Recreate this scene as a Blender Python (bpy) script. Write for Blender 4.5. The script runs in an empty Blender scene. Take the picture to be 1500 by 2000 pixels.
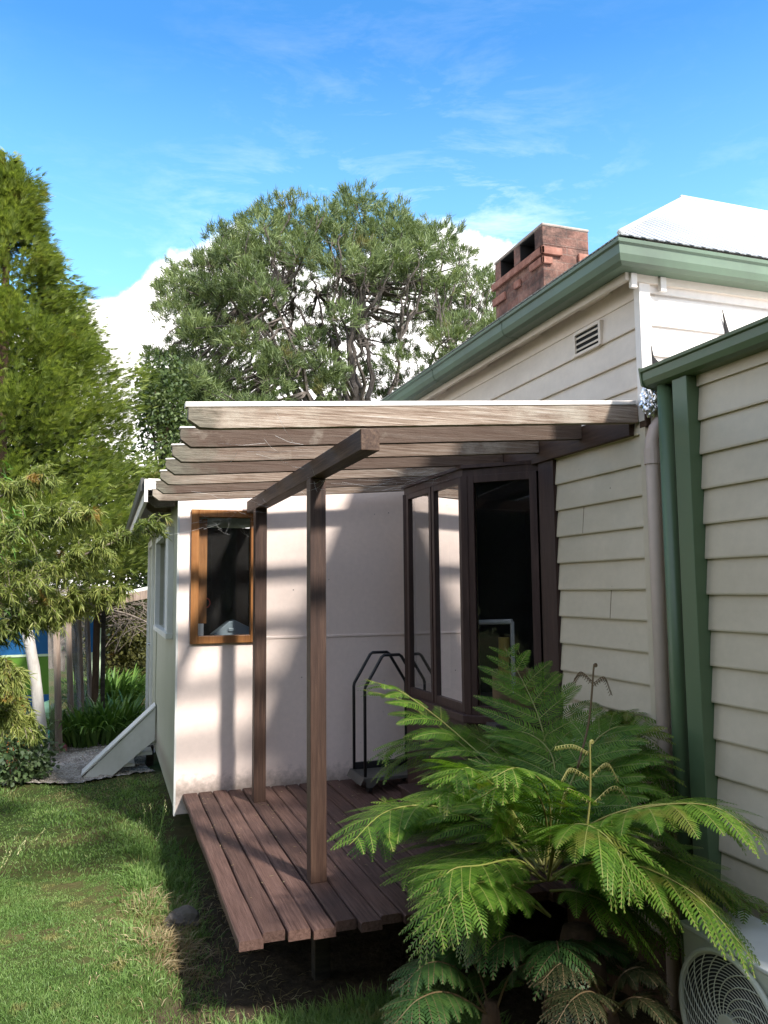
import bpy, bmesh, math, random
import numpy as np
from mathutils import Vector, Matrix
random.seed(7); rng = np.random.default_rng(11)
S = bpy.context.scene; COL = S.collection
R = math.radians
# ------------------------------------------------------------------ camera (measured from the picture's vanishing lines)
F, YAW, PITCH, ROLL, EYE = 1557.994, .334617944, .0963788718, -.00959982589, 1.6
cy, sy, cp, sp, cr, sr = (math.cos(YAW), math.sin(YAW), math.cos(PITCH), math.sin(PITCH), math.cos(ROLL), math.sin(ROLL))
FW = Vector((sy*cp, cy*cp, sp)); RT0 = Vector((cy, -sy, 0)); UP0 = RT0.cross(FW)
RT = RT0*cr + UP0*sr; UP = UP0*cr - RT0*sr
CAM = Vector((0, 0, EYE))
def ray(px, py): return FW + RT*((px-750)/F) - UP*((py-1000)/F)
def atY(px, py, y): d = ray(px, py); return CAM + d*(y/d.y)
def atX(px, py, x): d = ray(px, py); return CAM + d*(x/d.x)
def atZ(px, py, z): d = ray(px, py); return CAM + d*((z-EYE)/d.z)
cd = bpy.data.cameras.new('camera'); cam = bpy.data.objects.new('camera', cd); COL.objects.link(cam)
cd.sensor_fit = 'VERTICAL'; cd.sensor_height = 36; cd.lens = F/2000*36; cd.clip_end = 2000; cd.clip_start = .05
m = Matrix((RT, UP, -FW)).transposed().to_4x4(); m.translation = CAM; cam.matrix_world = m
S.camera = cam

# ------------------------------------------------------------------ material helpers
class NT:
    def __init__(s, name):
        s.m = bpy.data.materials.new(name); s.m.use_nodes = True; s.t = s.m.node_tree
        s.t.nodes.clear(); s.out = s.n('ShaderNodeOutputMaterial')
    def n(s, typ, **kw):
        nd = s.t.nodes.new(typ)
        for k, v in kw.items():
            if k in nd.inputs.keys(): nd.inputs[k].default_value = v
            else: setattr(nd, k, v)
        return nd
    def l(s, a, b): s.t.links.new(a, b)
    def coords(s, kind='Object', scale=(1, 1, 1)):
        tc = s.n('ShaderNodeTexCoord'); mp = s.n('ShaderNodeMapping'); mp.inputs['Scale'].default_value = scale
        s.l(tc.outputs[kind], mp.inputs['Vector']); return mp.outputs[0]
    def noise(s, vec, scale, detail=4, rough=.6, dist=0):
        nd = s.n('ShaderNodeTexNoise'); nd.inputs['Scale'].default_value = scale; nd.inputs['Detail'].default_value = detail
        nd.inputs['Roughness'].default_value = rough; nd.inputs['Distortion'].default_value = dist; s.l(vec, nd.inputs['Vector']); return nd.outputs['Fac']
    def ramp(s, fac, stops):
        nd = s.n('ShaderNodeValToRGB'); e = nd.color_ramp.elements
        while len(e) < len(stops): e.new(.5)
        for el, (p, c) in zip(e, stops):
            el.position = p; el.color = (*c, 1) if not isinstance(c, (int, float)) else (c, c, c, 1)
        s.l(fac, nd.inputs[0]); return nd.outputs[0]
    def mix(s, fac, a, b, mode='MIX'):
        nd = s.n('ShaderNodeMix', data_type='RGBA', blend_type=mode)
        for sock, v in ((nd.inputs[0], fac), (nd.inputs[6], a), (nd.inputs[7], b)):
            if isinstance(v, (int, float)): sock.default_value = v
            elif isinstance(v, tuple): sock.default_value = (*v, 1)
            else: s.l(v, sock)
        return nd.outputs[2]
    def math(s, op, a, b=None, c=None):
        nd = s.n('ShaderNodeMath', operation=op)
        for i, v in enumerate((a, b, c)):
            if v is None: continue
            if isinstance(v, (int, float)): nd.inputs[i].default_value = v
            else: s.l(v, nd.inputs[i])
        return nd.outputs[0]
    def bsdf(s, color, rough=.6, metal=0, spec=.5, bump=None, bstr=.3, bdist=.01, coat=0):
        b = s.n('ShaderNodeBsdfPrincipled')
        for sock, v in (('Base Color', color), ('Roughness', rough)):
            if isinstance(v, (int, float)): b.inputs[sock].default_value = v
            elif isinstance(v, tuple): b.inputs[sock].default_value = (*v, 1)
            else: s.l(v, b.inputs[sock])
        b.inputs['Metallic'].default_value = metal; b.inputs['Specular IOR Level'].default_value = spec
        b.inputs['Coat Weight'].default_value = coat
        if bump is not None:
            bp = s.n('ShaderNodeBump'); bp.inputs['Strength'].default_value = bstr; bp.inputs['Distance'].default_value = bdist
            s.l(bump, bp.inputs['Height']); s.l(bp.outputs[0], b.inputs['Normal'])
        s.l(b.outputs[0], s.out.inputs[0]); return b

def m_wood(name, stretch, stops, patch=None, rough=.75, bstr=.5, gs=1.0, spec=.25, patch_scale=3, patch_lo=.5, patch_hi=.66, vary=False):
    t = NT(name); v = t.coords('Object', stretch)
    g = t.noise(v, 3*gs, 9, .68, .3); col = t.ramp(g, stops)
    fine = t.noise(v, 14*gs, 5, .7)
    col = t.mix(.35, col, t.ramp(fine, [(.3, .35), (.7, 1.0)]), 'MULTIPLY')
    if patch is not None:
        p = t.noise(t.coords('Object'), patch_scale, 6, .65)
        if vary:
            oi = t.n('ShaderNodeObjectInfo'); sc_ = t.n('ShaderNodeSeparateColor'); t.l(oi.outputs['Color'], sc_.inputs[0]); col = t.mix(t.math('MULTIPLY', sc_.outputs[0], .88), col, (.062, .037, .026))
            sx = t.n('ShaderNodeSeparateXYZ'); t.l(t.coords('Object'), sx.inputs[0]); e_ = t.ramp(t.math('ADD', sx.outputs[0], t.math('MULTIPLY', t.math('SUBTRACT', p, .5), 1.6)), [(.35, .75), (.62, 0.)])
            col = t.mix(e_, col, t.ramp(fine, [(.35, (.035, .035, .028)), (.6, (.20, .19, .14))])); p = t.math('SUBTRACT', p, t.math('MULTIPLY', sc_.outputs[0], .14))
        col = t.mix(t.ramp(p, [(patch_lo, 0.), (patch_hi, .85)]), col, patch)
    t.bsdf(col, rough, spec=spec, bump=t.math('ADD', g, t.math('MULTIPLY', fine, .6)), bstr=bstr, bdist=.006); return t.m

def m_paint(name, c, rough=.45, dirt=(.2, .17, .12), amount=.25, spec=.4, specks=False, scale=1.3, streak=(1, 1, .35)):
    t = NT(name); v = t.coords('Object')
    n1 = t.noise(t.coords('Object', streak), scale*2, 8, .65); n2 = t.noise(v, 22, 5, .6)
    f = t.ramp(n1, [(.42, 0.), (.78, amount)])
    col = t.mix(f, t.mix(t.ramp(n2, [(.35, 0.), (.7, 1.)]), tuple(x*.93 for x in c), c), dirt)
    if specks:
        vo = t.n('ShaderNodeTexVoronoi'); vo.inputs['Scale'].default_value = 7; t.l(v, vo.inputs['Vector'])
        big = t.noise(v, 2.2, 2)
        r = t.math('MULTIPLY', t.ramp(vo.outputs['Distance'], [(.028, 1.), (.05, 0.)]), t.ramp(big, [(.47, 0.), (.56, .8)]))
        col = t.mix(r, col, (.12, .09, .07))
        sz = t.n('ShaderNodeSeparateXYZ'); t.l(v, sz.inputs[0]); lowz = t.ramp(t.math('ADD', t.math('ABSOLUTE', sz.outputs[2]), t.math('MULTIPLY', t.math('SUBTRACT', n2, .5), .22)), [(.0, .75), (.14, 0.)])
        col = t.mix(lowz, col, (.24, .19, .15))
    t.bsdf(col, t.ramp(n2, [(.2, rough*.85), (.8, min(1, rough*1.2))]), spec=spec, bump=n2, bstr=.06, bdist=.004); return t.m

def m_leaf(name, dark, mid, light, scale=2.0, trans=.35, rough=.5, spec=.3, brown=None, brown_amt=.1):
    t = NT(name); g = t.n('ShaderNodeNewGeometry')
    n1 = t.noise(g.outputs['Position'], scale, 4, .6); rnd = g.outputs['Random Per Island']
    f = t.math('ADD', t.math('MULTIPLY', n1, .75), t.math('MULTIPLY', rnd, .35))
    col = t.ramp(f, [(.28, dark), (.55, mid), (.82, light)])
    if brown: col = t.mix(t.ramp(t.noise(g.outputs['Position'], scale*1.7, 3, .6), [(.62, 0.), (.68, brown_amt)]), col, brown)
    b = t.bsdf(col, rough, spec=spec)
    tr = t.n('ShaderNodeBsdfTranslucent'); t.l(t.mix(1., col, (1.25, 1.3, .55), 'MULTIPLY'), tr.inputs[0])
    mx = t.n('ShaderNodeMixShader'); mx.inputs[0].default_value = trans
    t.l(b.outputs[0], mx.inputs[1]); t.l(tr.outputs[0], mx.inputs[2]); t.l(mx.outputs[0], t.out.inputs[0]); return t.m

def m_glass(name, boost=1.0, tint=(1, 1, 1), ior=1.5, dust=.0):
    t = NT(name); tr = t.n('ShaderNodeBsdfTransparent'); tr.inputs[0].default_value = (*tint, 1)
    gl = t.n('ShaderNodeBsdfGlossy'); gl.inputs['Roughness'].default_value = .015; gl.inputs[0].default_value = (1, 1, 1, 1)
    fr = t.n('ShaderNodeFresnel'); fr.inputs['IOR'].default_value = ior
    mx = t.n('ShaderNodeMixShader'); t.l(t.math('MINIMUM', t.math('MULTIPLY', fr.outputs[0], boost), .9), mx.inputs[0])
    t.l(tr.outputs[0], mx.inputs[1]); t.l(gl.outputs[0], mx.inputs[2])
    o = mx.outputs[0]
    if dust:
        df = t.n('ShaderNodeBsdfDiffuse'); df.inputs[0].default_value = (.6, .58, .55, 1); m2 = t.n('ShaderNodeMixShader')
        t.l(t.ramp(t.noise(t.coords('Object'), 2.5, 6, .7), [(.4, dust*.4), (.75, dust)]), m2.inputs[0])
        t.l(o, m2.inputs[1]); t.l(df.outputs[0], m2.inputs[2]); o = m2.outputs[0]
    t.l(o, t.out.inputs[0]); return t.m

MT = {}
MT['rafter'] = m_wood('rafter_wood', (1.1, 34, 34), [(.22, (.065, .042, .030)), (.40, (.22, .150, .105)), (.56, (.39, .305, .235)), (.74, (.60, .53, .46))], (.46, .41, .33), bstr=.8, patch_scale=2.2, patch_lo=.5, patch_hi=.72, vary=True)
MT['post'] = m_wood('stained_post_wood', (20, 20, .8), [(.25, (.022, .011, .008)), (.5, (.055, .029, .020)), (.75, (.105, .060, .040))], rough=.5, bstr=.4, spec=.4)
MT['beam'] = m_wood('stained_beam_wood', (20, .8, 20), [(.25, (.032, .018, .012)), (.5, (.082, .048, .032)), (.75, (.165, .105, .068))], (.20, .14, .09), rough=.6, bstr=.4, patch_lo=.6, patch_hi=.8)
MT['ledger'] = m_wood('ledger_wood', (7, .6, 7), [(.25, (.03, .016, .012)), (.5, (.07, .04, .027)), (.75, (.12, .075, .05))], rough=.65)
MT['deck'] = m_wood('deck_wood', (26, 1.0, 26), [(.24, (.032, .016, .012)), (.45, (.110, .060, .046)), (.65, (.165, .096, .076)), (.82, (.25, .165, .135))], (.075, .046, .038), rough=.7, bstr=.8, patch_scale=1.6, patch_lo=.5, patch_hi=.72)
t = MT['deck'].node_tree; pb = [n for n in t.nodes if n.type == 'BSDF_PRINCIPLED'][0]; src = pb.inputs['Base Color'].links[0].from_socket
tc = t.nodes.new('ShaderNodeTexCoord'); sx = t.nodes.new('ShaderNodeSeparateXYZ'); t.links.new(tc.outputs['Object'], sx.inputs[0])
m1 = t.nodes.new('ShaderNodeMath'); m1.operation = 'MULTIPLY_ADD'; m1.inputs[1].default_value = 1/.1172; m1.inputs[2].default_value = -.607/.1172; t.links.new(sx.outputs[0], m1.inputs[0])
m2 = t.nodes.new('ShaderNodeMath'); m2.operation = 'FLOOR'; t.links.new(m1.outputs[0], m2.inputs[0]); wn_ = t.nodes.new('ShaderNodeTexWhiteNoise'); wn_.noise_dimensions = '1D'; t.links.new(m2.outputs[0], wn_.inputs['W'])
mr_ = t.nodes.new('ShaderNodeMapRange'); t.links.new(wn_.outputs['Value'], mr_.inputs[0]); mr_.inputs[3].default_value = .68; mr_.inputs[4].default_value = 1.12
mx_ = t.nodes.new('ShaderNodeMix'); mx_.data_type = 'RGBA'; mx_.blend_type = 'MULTIPLY'; mx_.inputs[0].default_value = 1; t.links.new(src, mx_.inputs[6]); t.links.new(mr_.outputs[0], mx_.inputs[7]); t.links.new(mx_.outputs[2], pb.inputs['Base Color'])
MT['deck_under'] = m_wood('joist_wood', (.8, 8, 8), [(.3, (.03, .025, .02)), (.7, (.10, .085, .065))])
MT['dark_frame'] = m_wood('dark_brown_paint', (8, 8, .8), [(.3, (.028, .013, .011)), (.55, (.052, .027, .022)), (.8, (.085, .048, .04))], rough=.5, bstr=.2, spec=.35)
MT['orange_frame'] = m_wood('varnished_timber', (9, 9, .7), [(.25, (.17, .062, .018)), (.5, (.30, .125, .038)), (.78, (.42, .20, .07))], rough=.4, bstr=.2, spec=.4)
MT['cream'] = m_paint('cream_board_paint', (.57, .49, .365), .5, (.28, .24, .15), .42, scale=1.1, streak=(1, .5, 1.2), specks=True)
MT['pinkcream'] = m_paint('upper_board_paint', (.72, .63, .53), .5, (.30, .23, .17), .40, scale=1.3, streak=(.5, .5, 1.2), specks=True)
MT['white_trim'] = m_paint('white_trim_paint', (.78, .72, .66), .45, (.3, .25, .2), .2)
MT['sheet'] = m_paint('sheet_wall_paint', (.82, .68, .605), .34, (.5, .42, .38), .16, spec=.5, specks=True, scale=.8, streak=(1, 1, .8))
MT['sheet_side'] = m_paint('shaded_side_sheet', (.40, .405, .315), .4, (.24, .26, .17), .35, specks=True)  # annex sheet again, with side shade and grass tint put into the colour
MT['green_metal'] = m_paint('green_steel', (.115, .17, .108), .45, (.07, .085, .06), .75, spec=.5, scale=.9)
MT['dark_green'] = m_paint('dark_green_steel', (.088, .138, .066), .42, (.066, .10, .05), .5, spec=.5, scale=.9)
MT['beige_pipe'] = m_paint('beige_pipe_paint', (.55, .44, .37), .45, (.33, .25, .2), .3)
MT['black_tube'] = m_paint('black_paint', (.012, .012, .014), .38, (.05, .045, .04), .3)
MT['trolley_base'] = m_paint('grey_steel', (.07, .068, .06), .5, (.12, .10, .08), .5)
MT['ac'] = m_paint('ac_casing', (.52, .53, .43), .42, (.32, .33, .24), .25)
MT['ac_top'] = m_paint('ac_top_sheet', (.66, .67, .64), .35, (.4, .4, .36), .25)
MT['ac_dark'] = m_paint('ac_inside', (.02, .02, .025), .6, (.03, .03, .03))
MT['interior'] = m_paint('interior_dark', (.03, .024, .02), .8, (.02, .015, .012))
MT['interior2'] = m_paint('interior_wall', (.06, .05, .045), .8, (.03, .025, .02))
MT['curtain'] = m_paint('curtain_cloth', (.62, .57, .42), .9)
MT['white_wood'] = m_paint('white_painted_timber', (.70, .70, .66), .5, (.30, .30, .22), .35)
MT['old_white'] = m_paint('flaking_white_paint', (.52, .49, .45), .8, (.16, .13, .10), .9, scale=2.5)
MT['stud'] = m_wood('grey_stud_wood', (8, 8, .6), [(.3, (.14, .10, .075)), (.55, (.32, .24, .19)), (.8, (.48, .40, .33))])
MT['glass'] = m_glass('window_glass', 1.3, (.92, .94, .93), 1.52, dust=.035)
MT['glass_bay'] = m_glass('bay_glass', 2.6, (.93, .93, .93), 1.62, dust=.02)
MT['glass_dark'] = m_glass('bay_side_glass', 1.0, (.93, .93, .93), 1.45, dust=.012)
MT['glass_green'] = m_glass('garden_glass', 1.5, (.62, .70, .66), 1.5, dust=.22)
MT['blue'] = m_paint('blue_paint', (.008, .11, .30), .5, (.012, .07, .18), .3)  # blue darkened to stand in for shade under the shelter
MT['lime'] = m_paint('lime_paint', (.11, .25, .025), .5, (.07, .15, .02), .3)  # lime darkened the same way, shade put into the colour
MT['pale_green'] = m_paint('pale_green_paint', (.60, .74, .50), .5, (.4, .5, .35), .3)
MT['teal'] = m_paint('teal_plastic', (.05, .35, .27), .4)
MT['mint'] = m_paint('mint_plastic', (.35, .62, .40), .4)
MT['pink'] = m_paint('pink_cloth', (.50, .17, .20), .7)
MT['orange'] = m_paint('orange_plastic', (.62, .17, .03), .5)
MT['crate'] = m_paint('black_plastic', (.03, .032, .036), .5)
MT['tub'] = m_paint('grey_blue_plastic', (.20, .25, .29), .4)
MT['yellow'] = m_paint('yellow_card', (.50, .36, .08), .6)
MT['card'] = m_paint('brown_card', (.38, .25, .13), .7)
MT['red'] = m_paint('red_plastic', (.50, .05, .03), .5)
MT['paper'] = m_paint('white_paper', (.7, .7, .68), .7)
MT['needle'] = m_leaf('pine_needles', (.062, .092, .038), (.145, .195, .075), (.26, .31, .12), .55, .25, brown=(.22, .12, .03), brown_amt=.35)
MT['cypress'] = m_leaf('cypress_sprays', (.06, .09, .022), (.185, .235, .058), (.36, .39, .12), 1.1, .3, brown=(.16, .09, .03), brown_amt=.4)
MT['feather'] = m_leaf('feathery_leaves', (.09, .13, .03), (.21, .25, .06), (.38, .38, .12), 2.2, .35, brown=(.42, .17, .05), brown_amt=.55)
MT['feather_green'] = m_leaf('feathery_green_leaves', (.05, .13, .02), (.12, .26, .04), (.22, .38, .09), 2.2, .35)
MT['broad'] = m_leaf('broad_leaves', (.03, .055, .02), (.08, .12, .04), (.17, .21, .085), 1.2, .3)
MT['dark_leaf'] = m_leaf('dark_leaves', (.010, .022, .010), (.026, .05, .02), (.07, .10, .04), .6, .2)
MT['ivy'] = m_leaf('ivy_leaves', (.025, .05, .018), (.06, .10, .035), (.14, .19, .08), 6, .2, spec=.5)
MT['brownbush'] = m_leaf('brown_green_sprays', (.05, .05, .02), (.11, .115, .035), (.20, .19, .06), 1.4, .25, brown=(.22, .10, .03), brown_amt=.7)
MT['strap'] = m_leaf('strap_leaves', (.05, .115, .025), (.11, .21, .045), (.23, .36, .08), 1.5, .3, rough=.35, spec=.5)
MT['fern'] = m_leaf('fern_leaf', (.050, .120, .016), (.105, .205, .024), (.185, .295, .042), 2.2, .45, rough=.42, spec=.3, brown=(.24, .17, .04), brown_amt=.45)
MT['fern_dark'] = m_leaf('shade_toned_fern_leaf', (.022, .055, .014), (.04, .09, .022), (.07, .13, .03), 3.0, .3)  # fern green darkened so the low ferns look shaded
MT['fern_old_shaded'] = m_leaf('old_shaded_fern_leaf', (.018, .030, .010), (.035, .042, .016), (.075, .065, .028), 3.0, .3)  # old frond brown, darkened further to stand in for deep shade
MT['stalk'] = m_paint('fern_stalk', (.20, .21, .05), .5, (.16, .09, .04), .5)
MT['stalk_brown'] = m_paint('fern_stalk_brown', (.13, .085, .04), .6, (.08, .05, .03), .5)
MT['grass'] = m_leaf('grass_blades', (.080, .150, .036), (.150, .255, .065), (.27, .345, .125), 1.9, .35, brown=(.36, .28, .12), brown_amt=.6)
MT['dry'] = m_leaf('dry_grass_blades', (.16, .11, .05), (.30, .23, .12), (.48, .40, .24), 3, .25)
MT['seed'] = m_leaf('pale_seed_heads', (.42, .40, .20), (.58, .55, .30), (.72, .68, .42), 3, .3)
MT['bark'] = m_wood('pine_bark', (5, 5, 1.2), [(.3, (.06, .048, .042)), (.55, (.16, .135, .118)), (.8, (.30, .265, .24))], rough=.9, bstr=.8)
MT['twig'] = m_wood('dry_twig_bark', (5, 5, 5), [(.3, (.12, .09, .07)), (.7, (.34, .28, .23))], rough=.9)
MT['trunk_brown'] = m_wood('brown_bark', (5, 5, 1.2), [(.3, (.05, .03, .02)), (.7, (.16, .10, .06))], rough=.9)

t = NT('foil'); v = t.coords('Object'); t.bsdf((.72, .73, .76), .22, 1, bump=t.noise(v, 60, 3), bstr=.4, bdist=.01); MT['foil'] = t.m
# brick with soot and broken render
t = NT('old_brick'); tc = t.n('ShaderNodeTexCoord'); sx = t.n('ShaderNodeSeparateXYZ'); t.l(tc.outputs['Object'], sx.inputs[0])
cb = t.n('ShaderNodeCombineXYZ'); t.l(t.math('ADD', sx.outputs[0], sx.outputs[1]), cb.inputs[0]); t.l(sx.outputs[2], cb.inputs[1])
bk = t.n('ShaderNodeTexBrick'); bk.inputs['Scale'].default_value = 1; bk.inputs['Brick Width'].default_value = .23; bk.inputs['Row Height'].default_value = .083
bk.inputs['Mortar Size'].default_value = .006; bk.inputs['Color1'].default_value = (.20, .095, .072, 1); bk.inputs['Color2'].default_value = (.29, .155, .12, 1)
bk.inputs['Mortar'].default_value = (.24, .16, .13, 1); t.l(cb.outputs[0], bk.inputs['Vector'])
n1 = t.noise(t.coords('Object'), 5, 8, .7); n2 = t.noise(t.coords('Object'), 40, 4, .7); n3 = t.noise(t.coords('Object', (1, 1, 1)), 2.3, 6, .7)
col = t.mix(t.ramp(n1, [(.45, 0.), (.62, .8)]), bk.outputs['Color'], (.36, .21, .16))
col = t.mix(t.ramp(n3, [(.40, 0.), (.58, .85)]), col, (.06, .045, .04))
col = t.mix(.5, col, t.ramp(n2, [(.3, .5), (.7, 1.)]), 'MULTIPLY')
t.bsdf(col, .9, spec=.15, bump=t.math('ADD', t.math('MULTIPLY', bk.outputs['Fac'], -1.), n2), bstr=.7, bdist=.015); MT['brick'] = t.m
t = NT('corbel_brick'); n1 = t.noise(t.coords('Object'), 9, 6, .7)
t.bsdf(t.ramp(n1, [(.3, (.17, .075, .055)), (.55, (.31, .15, .11)), (.8, (.42, .25, .20))]), .9, spec=.15, bump=n1, bstr=.6); MT['corbel'] = t.m
MT['stone'] = m_paint('mossy_stone', (.13, .11, .09), .9, (.05, .05, .03), .8, scale=5)
MT['cement'] = m_paint('cement', (.40, .34, .29), .9, (.14, .10, .09), .8, scale=4)
MT['gap_black'] = m_paint('gap_black', (.012, .011, .011), .9, (.02, .018, .016))
def m_corr(name, c, axis, pitch=.076, rust=None):
    t = NT(name); tc = t.n('ShaderNodeTexCoord'); sx = t.n('ShaderNodeSeparateXYZ'); t.l(tc.outputs['Object'], sx.inputs[0])
    w = t.math('SINE', t.math('MULTIPLY', sx.outputs[axis], 2*math.pi/pitch)); n1 = t.noise(t.coords('Object'), 3, 6, .65)
    col = t.mix(t.ramp(n1, [(.4, 0.), (.75, .5)]), c, rust or tuple(x*.75 for x in c))
    t.bsdf(col, .45, spec=.4, bump=w, bstr=.9, bdist=.03); return t.m
MT['roof'] = m_corr('white_roof_sheet', (.56, .57, .57), 0)
MT['roof_y'] = m_corr('white_roof_sheet_side', (.66, .68, .68), 1)
MT['white_roof'] = m_paint('white_roof_metal', (.84, .83, .80), .5, (.7, .68, .64), .2)
MT['rusty'] = m_corr('rusty_roof_sheet', (.34, .30, .27), 0, .09, (.40, .16, .07))
# ground sheet
t = NT('lawn_soil'); tc = t.n('ShaderNodeTexCoord'); v = t.coords('Object'); n1 = t.noise(v, 1.3, 7, .65); n2 = t.noise(v, 16, 6, .7)
sx = t.n('ShaderNodeSeparateXYZ'); t.l(tc.outputs['Object'], sx.inputs[0])
g = t.mix(t.ramp(n1, [(.42, 0.), (.6, 1.)]), (.055, .085, .020), (.115, .095, .040))
soil = t.ramp(n2, [(.3, (.035, .026, .016)), (.6, (.085, .062, .040)), (.8, (.16, .125, .085))])
h = t.ramp(t.math('ADD', sx.outputs[2], t.math('MULTIPLY', t.math('SUBTRACT', n1, .5), .12)), [(.0, 1.), (.1, 0.)])
mr = t.n('ShaderNodeMapRange'); t.l(t.math('ADD', sx.outputs[2], t.math('MULTIPLY', t.math('SUBTRACT', n1, .5), .14)), mr.inputs[0])
mr.inputs[1].default_value = -.50; mr.inputs[2].default_value = -.42
g = t.mix(.5, g, t.ramp(n2, [(.3, .4), (.7, 1.)]), 'MULTIPLY')
t.bsdf(t.mix(mr.outputs[0], soil, g), .95, spec=.1, bump=n2, bstr=.8, bdist=.03); MT['ground'] = t.m
t = NT('pale_gravel'); v = t.coords('Object'); vo = t.n('ShaderNodeTexVoronoi'); vo.inputs['Scale'].default_value = 42; t.l(v, vo.inputs['Vector'])
vo2 = t.n('ShaderNodeTexVoronoi'); vo2.inputs['Scale'].default_value = 42; t.l(v, vo2.inputs['Vector'])
hs = t.ramp(t.noise(v, 60, 3), [(.3, (.32, .28, .23)), (.7, (.82, .76, .67))])
col = t.mix(t.ramp(vo.outputs['Distance'], [(.1, 0.), (.7, .6)]), hs, (.14, .11, .09)); col = t.mix(t.ramp(t.noise(v, 3, 5), [(.5, 0.), (.68, .8)]), col, (.10, .075, .05))
t.bsdf(col, .9, spec=.2, bump=vo.outputs['Distance'], bstr=1., bdist=-.02); MT['gravel'] = t.m

# ------------------------------------------------------------------ mesh helpers
class MB:
    def __init__(s): s.v = []; s.f = []; s.mi = []
    def add(s, vs, fs, mi=0):
        b = len(s.v); s.v += [tuple(x) for x in vs]; s.f += [[i+b for i in f] for f in fs]; s.mi += [mi]*len(fs); return s
    def box(s, x0, x1, y0, y1, z0, z1, mi=0):
        return s.add([(x0, y0, z0), (x1, y0, z0), (x1, y1, z0), (x0, y1, z0), (x0, y0, z1), (x1, y0, z1), (x1, y1, z1), (x0, y1, z1)],
                     [(0, 3, 2, 1), (4, 5, 6, 7), (0, 1, 5, 4), (1, 2, 6, 5), (2, 3, 7, 6), (3, 0, 4, 7)], mi)
    def bar(s, a, b, w, h, up=(0, 0, 1), mi=0):      # box beam from a to b, w across, h along up
        a = Vector(a); b = Vector(b); d = (b-a).normalized(); u = Vector(up); sd = d.cross(u).normalized(); u = sd.cross(d).normalized()
        c = [(-1, -1), (1, -1), (1, 1), (-1, 1)]
        vs = [a + sd*(w/2*i) + u*(h/2*j) for i, j in c] + [b + sd*(w/2*i) + u*(h/2*j) for i, j in c]
        return s.add(vs, [(3, 2, 1, 0), (4, 5, 6, 7), (0, 1, 5, 4), (1, 2, 6, 5), (2, 3, 7, 6), (3, 0, 4, 7)], mi)
    def prism(s, poly, ext, mi=0):                   # polygon (3D points) extruded by a vector
        n = len(poly); p = [Vector(q) for q in poly]; e = Vector(ext)
        return s.add(p + [q+e for q in p], [tuple(range(n))[::-1], tuple(range(n, 2*n))] + [(i, (i+1) % n, n+(i+1) % n, n+i) for i in range(n)], mi)
    def tube(s, path, r, k=8, mi=0, cap=True):
        p = [Vector(q) for q in path]; n = len(p); rs = r if isinstance(r, (list, tuple)) else [r]*n; vs = []; fs = []
        pu = None
        for i in range(n):
            d = (p[min(i+1, n-1)]-p[max(i-1, 0)]).normalized()
            u = pu if pu is not None else (Vector((0, 0, 1)) if abs(d.z) < .9 else Vector((1, 0, 0)))
            a = d.cross(u).normalized(); u = a.cross(d).normalized(); pu = u
            for j in range(k):
                t = 2*math.pi*j/k; vs.append(p[i] + (a*math.cos(t) + u*math.sin(t))*rs[i])
        for i in range(n-1):
            for j in range(k): fs.append((i*k+j, i*k+(j+1) % k, (i+1)*k+(j+1) % k, (i+1)*k+j))
        if cap: fs += [tuple(range(k))[::-1], tuple((n-1)*k+j for j in range(k))]
        return s.add(vs, fs, mi)
    def lathe(s, c, prof, k=20, mi=0):
        c = Vector(c); vs = []; fs = []; n = len(prof)
        for r, z in prof:
            for j in range(k): t = 2*math.pi*j/k; vs.append(c + Vector((r*math.cos(t), r*math.sin(t), z)))
        for i in range(n-1):
            for j in range(k): fs.append((i*k+j, i*k+(j+1) % k, (i+1)*k+(j+1) % k, (i+1)*k+j))
        return s.add(vs, fs + [tuple(range(k))[::-1], tuple((n-1)*k+j for j in range(k))], mi)
    def sweep(s, path, prof, closed_ends=True, mi=0):  # horizontal path [(x,y)], profile [(outward, z)]; outward = left of travel
        n = len(path); P = [Vector((*q, 0)) for q in path]; vs = []; m = len(prof)
        for i in range(n):
            d1 = (P[i]-P[i-1]).normalized() if i > 0 else None; d2 = (P[i+1]-P[i]).normalized() if i < n-1 else None
            nn = [Vector((-d.y, d.x, 0)) for d in (d1, d2) if d is not None]
            if len(nn) == 2: q = (nn[0]+nn[1]); q = q/(q.dot(nn[0]))
            else: q = nn[0]
            for o, z in prof: vs.append(P[i] + q*o + Vector((0, 0, z)))
        fs = []
        for i in range(n-1):
            for j in range(m): fs.append((i*m+j, i*m+(j+1) % m, (i+1)*m+(j+1) % m, (i+1)*m+j))
        if closed_ends: fs += [tuple(range(m))[::-1], tuple((n-1)*m+j for j in range(m))]
        return s.add(vs, fs, mi)
    def build(s, name, mats, parent=None, smooth=False, bevel=0, label=None):
        me = bpy.data.meshes.new(name); me.from_pydata(s.v, [], s.f); me.update()
        bm = bmesh.new(); bm.from_mesh(me); bmesh.ops.recalc_face_normals(bm, faces=bm.faces); bm.to_mesh(me); bm.free()
        if not isinstance(mats, (list, tuple)): mats = [mats]
        for q in mats: me.materials.append(MT[q] if isinstance(q, str) else q)
        me.polygons.foreach_set('material_index', s.mi)
        if smooth: me.polygons.foreach_set('use_smooth', [True]*len(me.polygons))
        o = bpy.data.objects.new(name, me); link(o, parent)
        if bevel:
            b = o.modifiers.new('bevel', 'BEVEL'); b.width = bevel; b.segments = 2; b.limit_method = 'ANGLE'; b.angle_limit = R(40)
        if label: o['label'] = label
        return o
def link(o, parent=None):
    COL.objects.link(o)
    if parent is not None:
        o.parent = parent; pw = Matrix.Translation(parent['_w']) if '_w' in parent else Matrix.Identity(4)
        o.matrix_parent_inverse = pw.inverted()
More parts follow.
